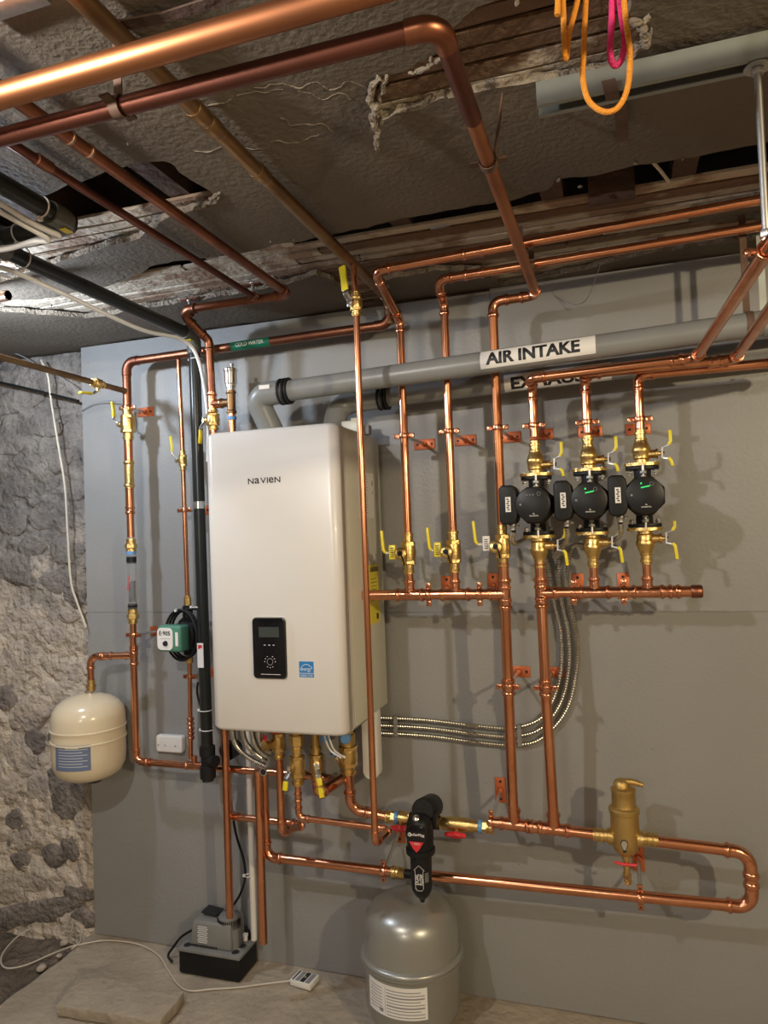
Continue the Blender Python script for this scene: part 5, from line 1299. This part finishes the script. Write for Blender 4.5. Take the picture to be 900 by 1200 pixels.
MB().tube(smoothpath([(p0.x+.0, -.199, p0.z+.042), (p0.x-.004, -.195, p0.z+.07), (p0.x-.002, -.192, p0.z+.12)], 5), .0016, 6).build('string', 'ink', tg)
pts = [at(*q) for q in ((232, 800, .12), (231, 812, .1), (236, 830, .1), (246, 850, .12))]
MB().tube(smoothpath(pts, 6), .0035, 8).build('power_cable', 'rubber', None, label='short black cable dropping below the green pump tag', cat='cable')

# small white detector on the board
q0, q1 = at(184, 858, .0), at(221, 882, .0)
t = thing('gas_detector', 'small white rectangular detector low on the grey board', 'detector', ((q0.x+q1.x)/2, -.02, q1.z))
poly = rrect(q0.x+.012, q1.x-.008, q1.z+.004, q0.z-.002, .010, 5)
MB().prism(poly, (0, 0, 0), X_, Z_, .028).build('case', 'white', t, bevel=.006, seg=3)
mb = MB()
xm = (q0.x+q1.x)/2; zm = (q0.z+q1.z)/2
for dx, s in ((-.040, .004), (-.012, .003), (.030, .005)): mb.box((xm+dx, -.0285, zm-.004), (s, .001, .005))
mb.build('marks', 'inkgrey', t)

# ------------------------------------------------------------------ sump pump
t = thing('condensate_pump', 'black and grey condensate pump box on the floor below the boiler', 'pump', (-1.37, -.075, 0))
sx0, sx1, y0, y1, hz = -1.485, -1.246, -.140, -.008, .078
MB().box(((sx0+sx1)/2, (y0+y1)/2, hz/2+.001), (sx1-sx0-.008, y1-y0-.008, hz)).build('tank', 'rubber', t, bevel=.006)
lid = MB().box(((sx0+sx1)/2, (y0+y1)/2, hz+.002), (sx1-sx0, y1-y0, .010)).build('lid', 'greyplastic', t, bevel=.002)
for x, y in ((sx0+.022, y1-.022), (sx0+.026, y0+.026), (sx1-.030, y0+.028), (sx1-.026, y0+.066)):
    MB().lathe([(0, .013), (.0012, .012)], (x, y, hz+.007), Z_, 16).build('inlet_hole', 'ink', lid)
hx0, hx1 = -1.450, -1.290
V = []
for z, i_ in ((hz+.007, 0), (hz+.09, .010)):
    V += [(hx0+i_, y0+.022+i_*.6, z), (hx1-i_*.4, y0+.022+i_*.6, z), (hx1-i_*.4, y1-.010, z), (hx0+i_, y1-.010, z)]
MB().add(V, [(0, 1, 2, 3)[::-1], (4, 5, 6, 7), (0, 1, 5, 4), (1, 2, 6, 5), (2, 3, 7, 6), (3, 0, 4, 7)], False).build('motor_housing', 'greyplastic', t, bevel=.008, seg=3)
dm = MB().lathe([(0, .043), (.06, .041), (.095, .036), (.102, .028), (.104, .006)], (hx1-.030, -.070, hz+.007), Z_, 32).build('motor_dome', 'greyplastic', t)
for k in range(16):
    a = R(-150+10*k); rr = .0395
    MB().box((hx1-.030+rr*math.cos(a), -.070+rr*math.sin(a), hz+.083), (.004, .003, .028), Matrix.Rotation(a, 3, 'Z')).build('vent_slot', 'ink', dm)
mb = MB()
for k in range(12): mb.box((hx0+.012+k*.0085, y0+.0206, hz+.014), (.004, .003, .006))
mb.build('vent_slots', 'ink', t, kind='stuff')
mb = MB()
for k in range(9): mb.box((hx0+.052, y0+.0222+.0004*k, hz+.025+k*.0062), (.040 if k % 2 else .034, .0015, .0018))
mb.build('print', 'paper', t)
MB().box((hx0+.055, -.055, hz+.100), (.060, .050, .003), Matrix.Rotation(R(6), 3, 'Y')).build('top_label', 'ink', t)
mb = MB(); mb.lathe([(0, .012), (.02, .011), (.03, .007)], (sx1-.030, -.030, hz+.006), Z_, 14); mb.build('check_valve', 'black', t)
MB().lathe([(0, .008), (.014, .008), (.016, .010), (.022, .010)], (sx1-.030, -.045, hz+.010), Z_, 10).build('barb', 'white', t)
MB().box((sx0+.045, -.035, hz+.022), (.05, .03, .03)).build('switch_box', 'greyplastic', t, bevel=.004)

# ------------------------------------------------------------------ alarm on the floor with its cord
pc = on(357, 1145, .02); t = thing('water_alarm', 'small white water alarm box lying on the floor by the board', 'alarm', (pc.x, pc.y, 0))
rz = Matrix.Rotation(R(-8), 3, 'Z')
bx = MB().box((pc.x, pc.y, .0105), (.078, .058, .019), rz).build('case', 'white', t, bevel=.002)
for dx, w_, c in ((-.030, .005, 'ink'), (.004, .016, 'ink'), (-.014, .014, 'inkgrey'), (.024, .016, 'inkgrey')):
    MB().box(Vector((pc.x, pc.y, .0203))+rz @ Vector((dx, 0, 0)), (w_, .050, .0008), rz).build('print', c, bx)
MB().lathe([(0, .005), (.003, .004)], (pc.x+.003, pc.y, .0205), Z_, 14).build('button', 'steel', bx)
cord = [on(343, 1149, .012), on(310, 1153, .005), on(280, 1157, .004), on(250, 1159, .004), on(222, 1161, .004), on(208, 1153, .004), on(196, 1135, .004), on(184, 1118, .005), on(160, 1106, .005), on(125, 1102, .004), on(98, 1106, .003), on(84, 1109, .004)]
z2 = -.028
cord += [on(60, 1118, z2), on(30, 1131, z2), on(6, 1134, z2), on(2, 1120, z2), on(20, 1098, z2), on(45, 1085, z2), on(72, 1083, z2), on(92, 1094, z2+.01), on(94, 1103, .004), on(84, 1112, .003)]
MB().tube(smoothpath(cord, 7), .0026, 8).build('cord', 'cream_cable', None, label='thin cream cord looping across the floor to the small alarm box', cat='cord')

# ------------------------------------------------------------------ cables on the stone wall
pts = [at(*q) for q in ((48, 422, .03), (56, 440, .03), (60, 470, .02), (68, 520, .02), (76, 570, .02), (79, 620, .02), (83, 680, .02), (90, 705, .018), (101, 735, .02))]
MB().tube(smoothpath(pts, 6), .0040, 8).build('cable', 'cream_cable', None, label='thin white cable hanging down the stone wall', cat='cable')
pts = [at(*q) for q in ((-20, 405, .03), (20, 415, .03), (48, 430, .03), (75, 445, .03), (95, 462, .012), (112, 452, .01), (92, 425, .01))][:5]
MB().tube(smoothpath(pts, 6), .0022, 8).build('wire', 'inkgrey', None, label='thin grey wire sagging along the top of the stone wall', cat='wire')
pts = [at(*q) for q in ((-20, 444, .03), (30, 455, .03), (92, 470, .006))]
MB().tube(smoothpath(pts, 6), .0055, 8).build('cable', 'rubber', None, label='black cable stretched across the top of the stone wall', cat='cable')
pts = [at(*q) for q in ((94, 483, .004), (104, 476, .01), (118, 471, .02), (135, 470, .05), (145, 474, .075))]
MB().tube(smoothpath(pts, 6), .0016, 6).build('wire', 'inkgrey', None, label='thin bonding wire from the stone wall to the far left riser', cat='wire')
pts = [at(*q) for q in ((712, 285, .30), (700, 320, .20), (688, 350, .10), (675, 357, .03), (662, 352, .01), (650, 346, .004))]
MB().tube(smoothpath(pts, 6), .0010, 6).build('wire', 'inkgrey', None, label='hair-thin wire dangling in front of the wall above the labels', cat='wire')
pts = [on(765, 190, 2.26), on(774, 200, 2.25), on(784, 213, 2.25)]
MB().tube(smoothpath(pts, 6), .004, 8).build('cable', 'cream_cable', None, label='cream cable stub showing in the dark ceiling gap', cat='cable')

# ------------------------------------------------------------------ strut, rods, cords, straps at the ceiling
t = thing('strut_channel', 'galvanised strut channel fixed under the ceiling at top right', 'strut', (.6, -1.04, 2.18))
q = on(629, 124, 2.172); sy_ = q.y; sxs = q.x; hh_ = .041; zt3 = 2.213
sec = [(0, 0), (hh_, 0), (hh_, -hh_), (hh_-.009, -hh_), (hh_-.009, -hh_+.003), (hh_-.003, -hh_+.003), (hh_-.003, -.003), (.003, -.003), (.003, -hh_+.003), (.009, -hh_+.003), (.009, -hh_), (0, -hh_)]
MB().prism([(a, b) for a, b in sec], (sxs, sy_, zt3), Y_, Z_, 1.6).build('channel', 'strut', t)
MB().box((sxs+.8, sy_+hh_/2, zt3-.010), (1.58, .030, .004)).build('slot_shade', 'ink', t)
cxr, cyr = on(868, 75, 2.165).x, sy_+hh_/2
t = thing('threaded_rod', 'zinc hanger rod hanging from the strut channel to the slanting pipe', 'rod', (cxr, cyr, 1.95))
XS = x1.x+.078*(abs(cyr)-.30)/1.6; ZS = x1.z+.012*(abs(cyr)-.30)/1.6
MB().tube([(XS, cyr, ZS+.020), (XS, cyr, 2.172)], .0058, 12).build('rod', 'zinc', t)
mb = MB(); mb.lathe([(0, .020), (.0025, .020)], (XS, cyr, 2.168), Z_, 24); mb.hexn((XS, cyr, 2.163), Z_, .010, .009); mb.build('washer_nut', 'zinc', t)
MB().hexn((XS, cyr, ZS+.026), Z_, .010, .012).build('nut', 'zinc', t)
t = thing('pipe_hanger', 'copper split ring clamp holding the slanting pipe under the threaded rod', 'pipe hanger', (XS, cyr, ZS), 'copper bell hangers standing off the board')
mb = MB(); V = []; F = []; n = 24; c = Vector((XS, cyr, ZS))
for k in range(n):
    e = Matrix.Rotation(2*math.pi*k/n, 3, 'Y') @ X_
    for rr, hh in ((.0128, -.007), (.0165, -.007), (.0165, .007), (.0128, .007)): V.append(c+e*rr+Y_*hh)
for k in range(n):
    j = (k+1) % n
    for q in range(4): F.append((4*k+q, 4*j+q, 4*j+(q+1) % 4, 4*k+(q+1) % 4))
mb.add(V, F, True)
for s in (-1, 1): mb.box(c+X_*s*.024, (.018, .014, .009))
mb.lathe([(.014, .008), (.024, .008)], c, Z_, 6, False); mb.build('clamp_ring', 'copperfit', t, bevel=.0012)
for s in (-1, 1): MB().lathe([(-.007, .005), (-.0045, .006), (.0045, .006), (.007, .005)], c+X_*s*.024, Z_, 8).build('screw', 'copperold', t)
# rope loops
def cord_(nm, lab_, pts, m, r=.0040): MB().tube(smoothpath(pts, 10), r, 10).build(nm, m, None, label=lab_, cat='rope')
D_ = 1.22
P = lambda L: [at(a, b, D_+c) for a, b, c in L]
cord_('rope', 'large orange rope loop hanging from the ceiling at top right', P([(688, -30, 0), (686, 10, 0), (684, 60, 0), (683, 92, 0), (690, 118, 0), (708, 131, 0), (725, 125, 0), (736, 100, 0), (738, 60, 0), (733, 20, 0), (729, -30, 0)]), 'cordorange')
cord_('rope', 'narrow orange rope fold hanging left of the large loop', P([(658, -30, .02), (660, 10, .02), (661, 45, .02), (662, 66, .02), (664, 66, .01), (667, 40, .01), (674, 12, .01), (684, -30, .01)]), 'cordorange')
cord_('rope', 'short orange rope end left of all the loops', P([(655, -30, .03), (654, -5, .03), (653, 18, .03)]), 'cordorange')
cord_('rope', 'pink rope loop hanging inside the large orange loop', P([(718, -30, -.01), (717, 20, -.01), (715, 60, -.01), (719, 76, -.01), (727, 72, -.01), (732, 50, -.01), (728, 15, -.01), (722, -30, -.01)]), 'cordpink', .0045)
# rusty strap by the strut channel, strap hangers of the dark pipes
q0, q1 = on(716, 82, 2.165), on(727, 168, 2.21)
MB().strip([(q0.x-.004, sy_-.008, 2.185), (q0.x, sy_-.006, 2.166), (q0.x+.002, sy_+.02, 2.168), (q1.x, sy_+.08, 2.208), (q1.x+.004, q1.y, 2.214)], .022, .002, X_).build('metal_strap', 'rust', None, label='twisted rusty metal strap hanging by the strut channel', cat='strap')
def ring_strap(label, c, r, ax, top, side=0):
    t = thing('pipe_strap', label, 'pipe hanger', (c[0], c[1], c[2]), 'rusty strap hangers on the overhead pipes'); c = Vector(c)
    B = X_ if ax == 'y' else Y_; A = Y_ if ax == 'y' else X_; V = []; F = []; n = 20
    for k in range(n):
        e = Matrix.Rotation(2*math.pi*k/n, 3, A) @ B
        for rr, hh in ((r+.0004, -.008), (r+.0025, -.008), (r+.0025, .008), (r+.0004, .008)): V.append(c+e*rr+A*hh)
    for k in range(n):
        j = (k+1) % n
        for q in range(4): F.append((4*k+q, 4*j+q, 4*j+(q+1) % 4, 4*k+(q+1) % 4))
    mb = MB().add(V, F, True)
    for s in (-1, 1): mb.box(c+B*s*(r+.010), (.018, .016, .004) if ax == 'y' else (.016, .018, .004))
    mb.build('ring', 'rust', t)
    MB().strip([c+Z_*r+B*side*.4, c+Z_*(top-c.z)+B*side], .014, .0025, A if True else B).build('strap', 'rust', t)
yy = on(582, 188, 2.108).y
ring_strap('rusty strap hanger around the pipe that feeds the third riser', (-.192, yy, 2.108), .0142, 'y', 2.222, .03)
xx = on(123, 112, 2.106); ring_strap('rusty strap hanger on the dark pipe at the top left', (xx.x, -1.382, 2.1055), .0142, 'x', 2.222, .0)
xx = at(610, 285, .42); ring_strap('rusty strap hanger on the upper pipe from the first riser', (xx.x, -.42, 2.168+.034*(xx.x+.606)/.966), .0120, 'x', 2.23, .0)
xx = at(623, 305, .30); ring_strap('rusty strap hanger on the lower pipe from the second riser', (xx.x, -.30, 2.166+.016*(xx.x+.457)/.84), .0120, 'x', 2.23, .0)
for (px, py, y, z, r, lab_) in ((222, 352, -.29, 2.183, .0130, 'copper drop hanger above the elbow left of the ceiling pipes'), (285, 335, -.33, 2.188, .0098, 'copper drop hanger at the wall end of the thin ceiling pipe')):
    x = at(px, py, -y).x if r > .01 else -1.02
    t = thing('pipe_hanger', lab_, 'pipe hanger', (x, y, z), 'copper bell hangers standing off the board')
    mb = MB(); mb.box((x, y, z+.001), (.012, .034, .008)) if r > .01 else mb.box((x, y, z), (.04, .012, .008)); mb.lathe([(-.008, r+.003), (.008, r+.003)], (x, y, z), X_ if r > .01 else Y_, 18); mb.build('clamp_ring', 'copperold', t, bevel=.001)
    MB().lathe([(r, .005), (.032, .005), (.034, .009), (.040, .010)], (x, y, z), Z_, 10).build('rod', 'zinc', t)
    MB().box((x, y, 2.222), (.06, .022, .004)).build('ceiling_plate', 'copperold', t)
for i, px in enumerate((877, 897)):
    q = at(px, 368, DV); zt9 = 2.235; zv = i0.z+sl*(q.x-i0.x); mb = MB()
    mb.strip([(q.x, -.268, zt9), (q.x, -.268, zv+vr*.78)], .016, .002, X_)
    V = []; F = []; n = 24
    for k in range(n):
        e = Matrix.Rotation(2*math.pi*k/n, 3, X_) @ Y_
        for rr, hh in ((vr+.0004, -.008), (vr+.0025, -.008), (vr+.0025, .008), (vr+.0004, .008)): V.append(Vector((q.x, -DV, zv))+e*rr+X_*hh)
    for k in range(n):
        j = (k+1) % n
        for a in range(4): F.append((4*k+a, 4*j+a, 4*j+(a+1) % 4, 4*k+(a+1) % 4))
    mb.add(V, F, True); mb.build('vent_strap', ('rust', 'strut')[i], None, label=('dark metal strap holding the intake pipe near the right edge', 'bright metal strap holding the intake pipe at the right edge')[i], cat='strap')
# perforated strap and bolt at the very top left
q = on(10, 6, 2.21); MB().box((q.x, q.y, 2.208), (.12, .03, .006)).build('metal_plate', 'zinc', None, label='small zinc plate screwed to the ceiling at the top left corner', cat='plate', bevel=.001)
a, b = on(130, 32, 2.212), on(262, -2, 2.212)
MB().strip([(a.x, a.y, 2.213), ((a.x+b.x)/2, (a.y+b.y)/2, 2.206), (b.x+.1, b.y, 2.213)], .02, .003, Y_).build('wood_strip', 'joist', None, label='dark strip fixed along the ceiling above the thick bright pipe', cat='strip')
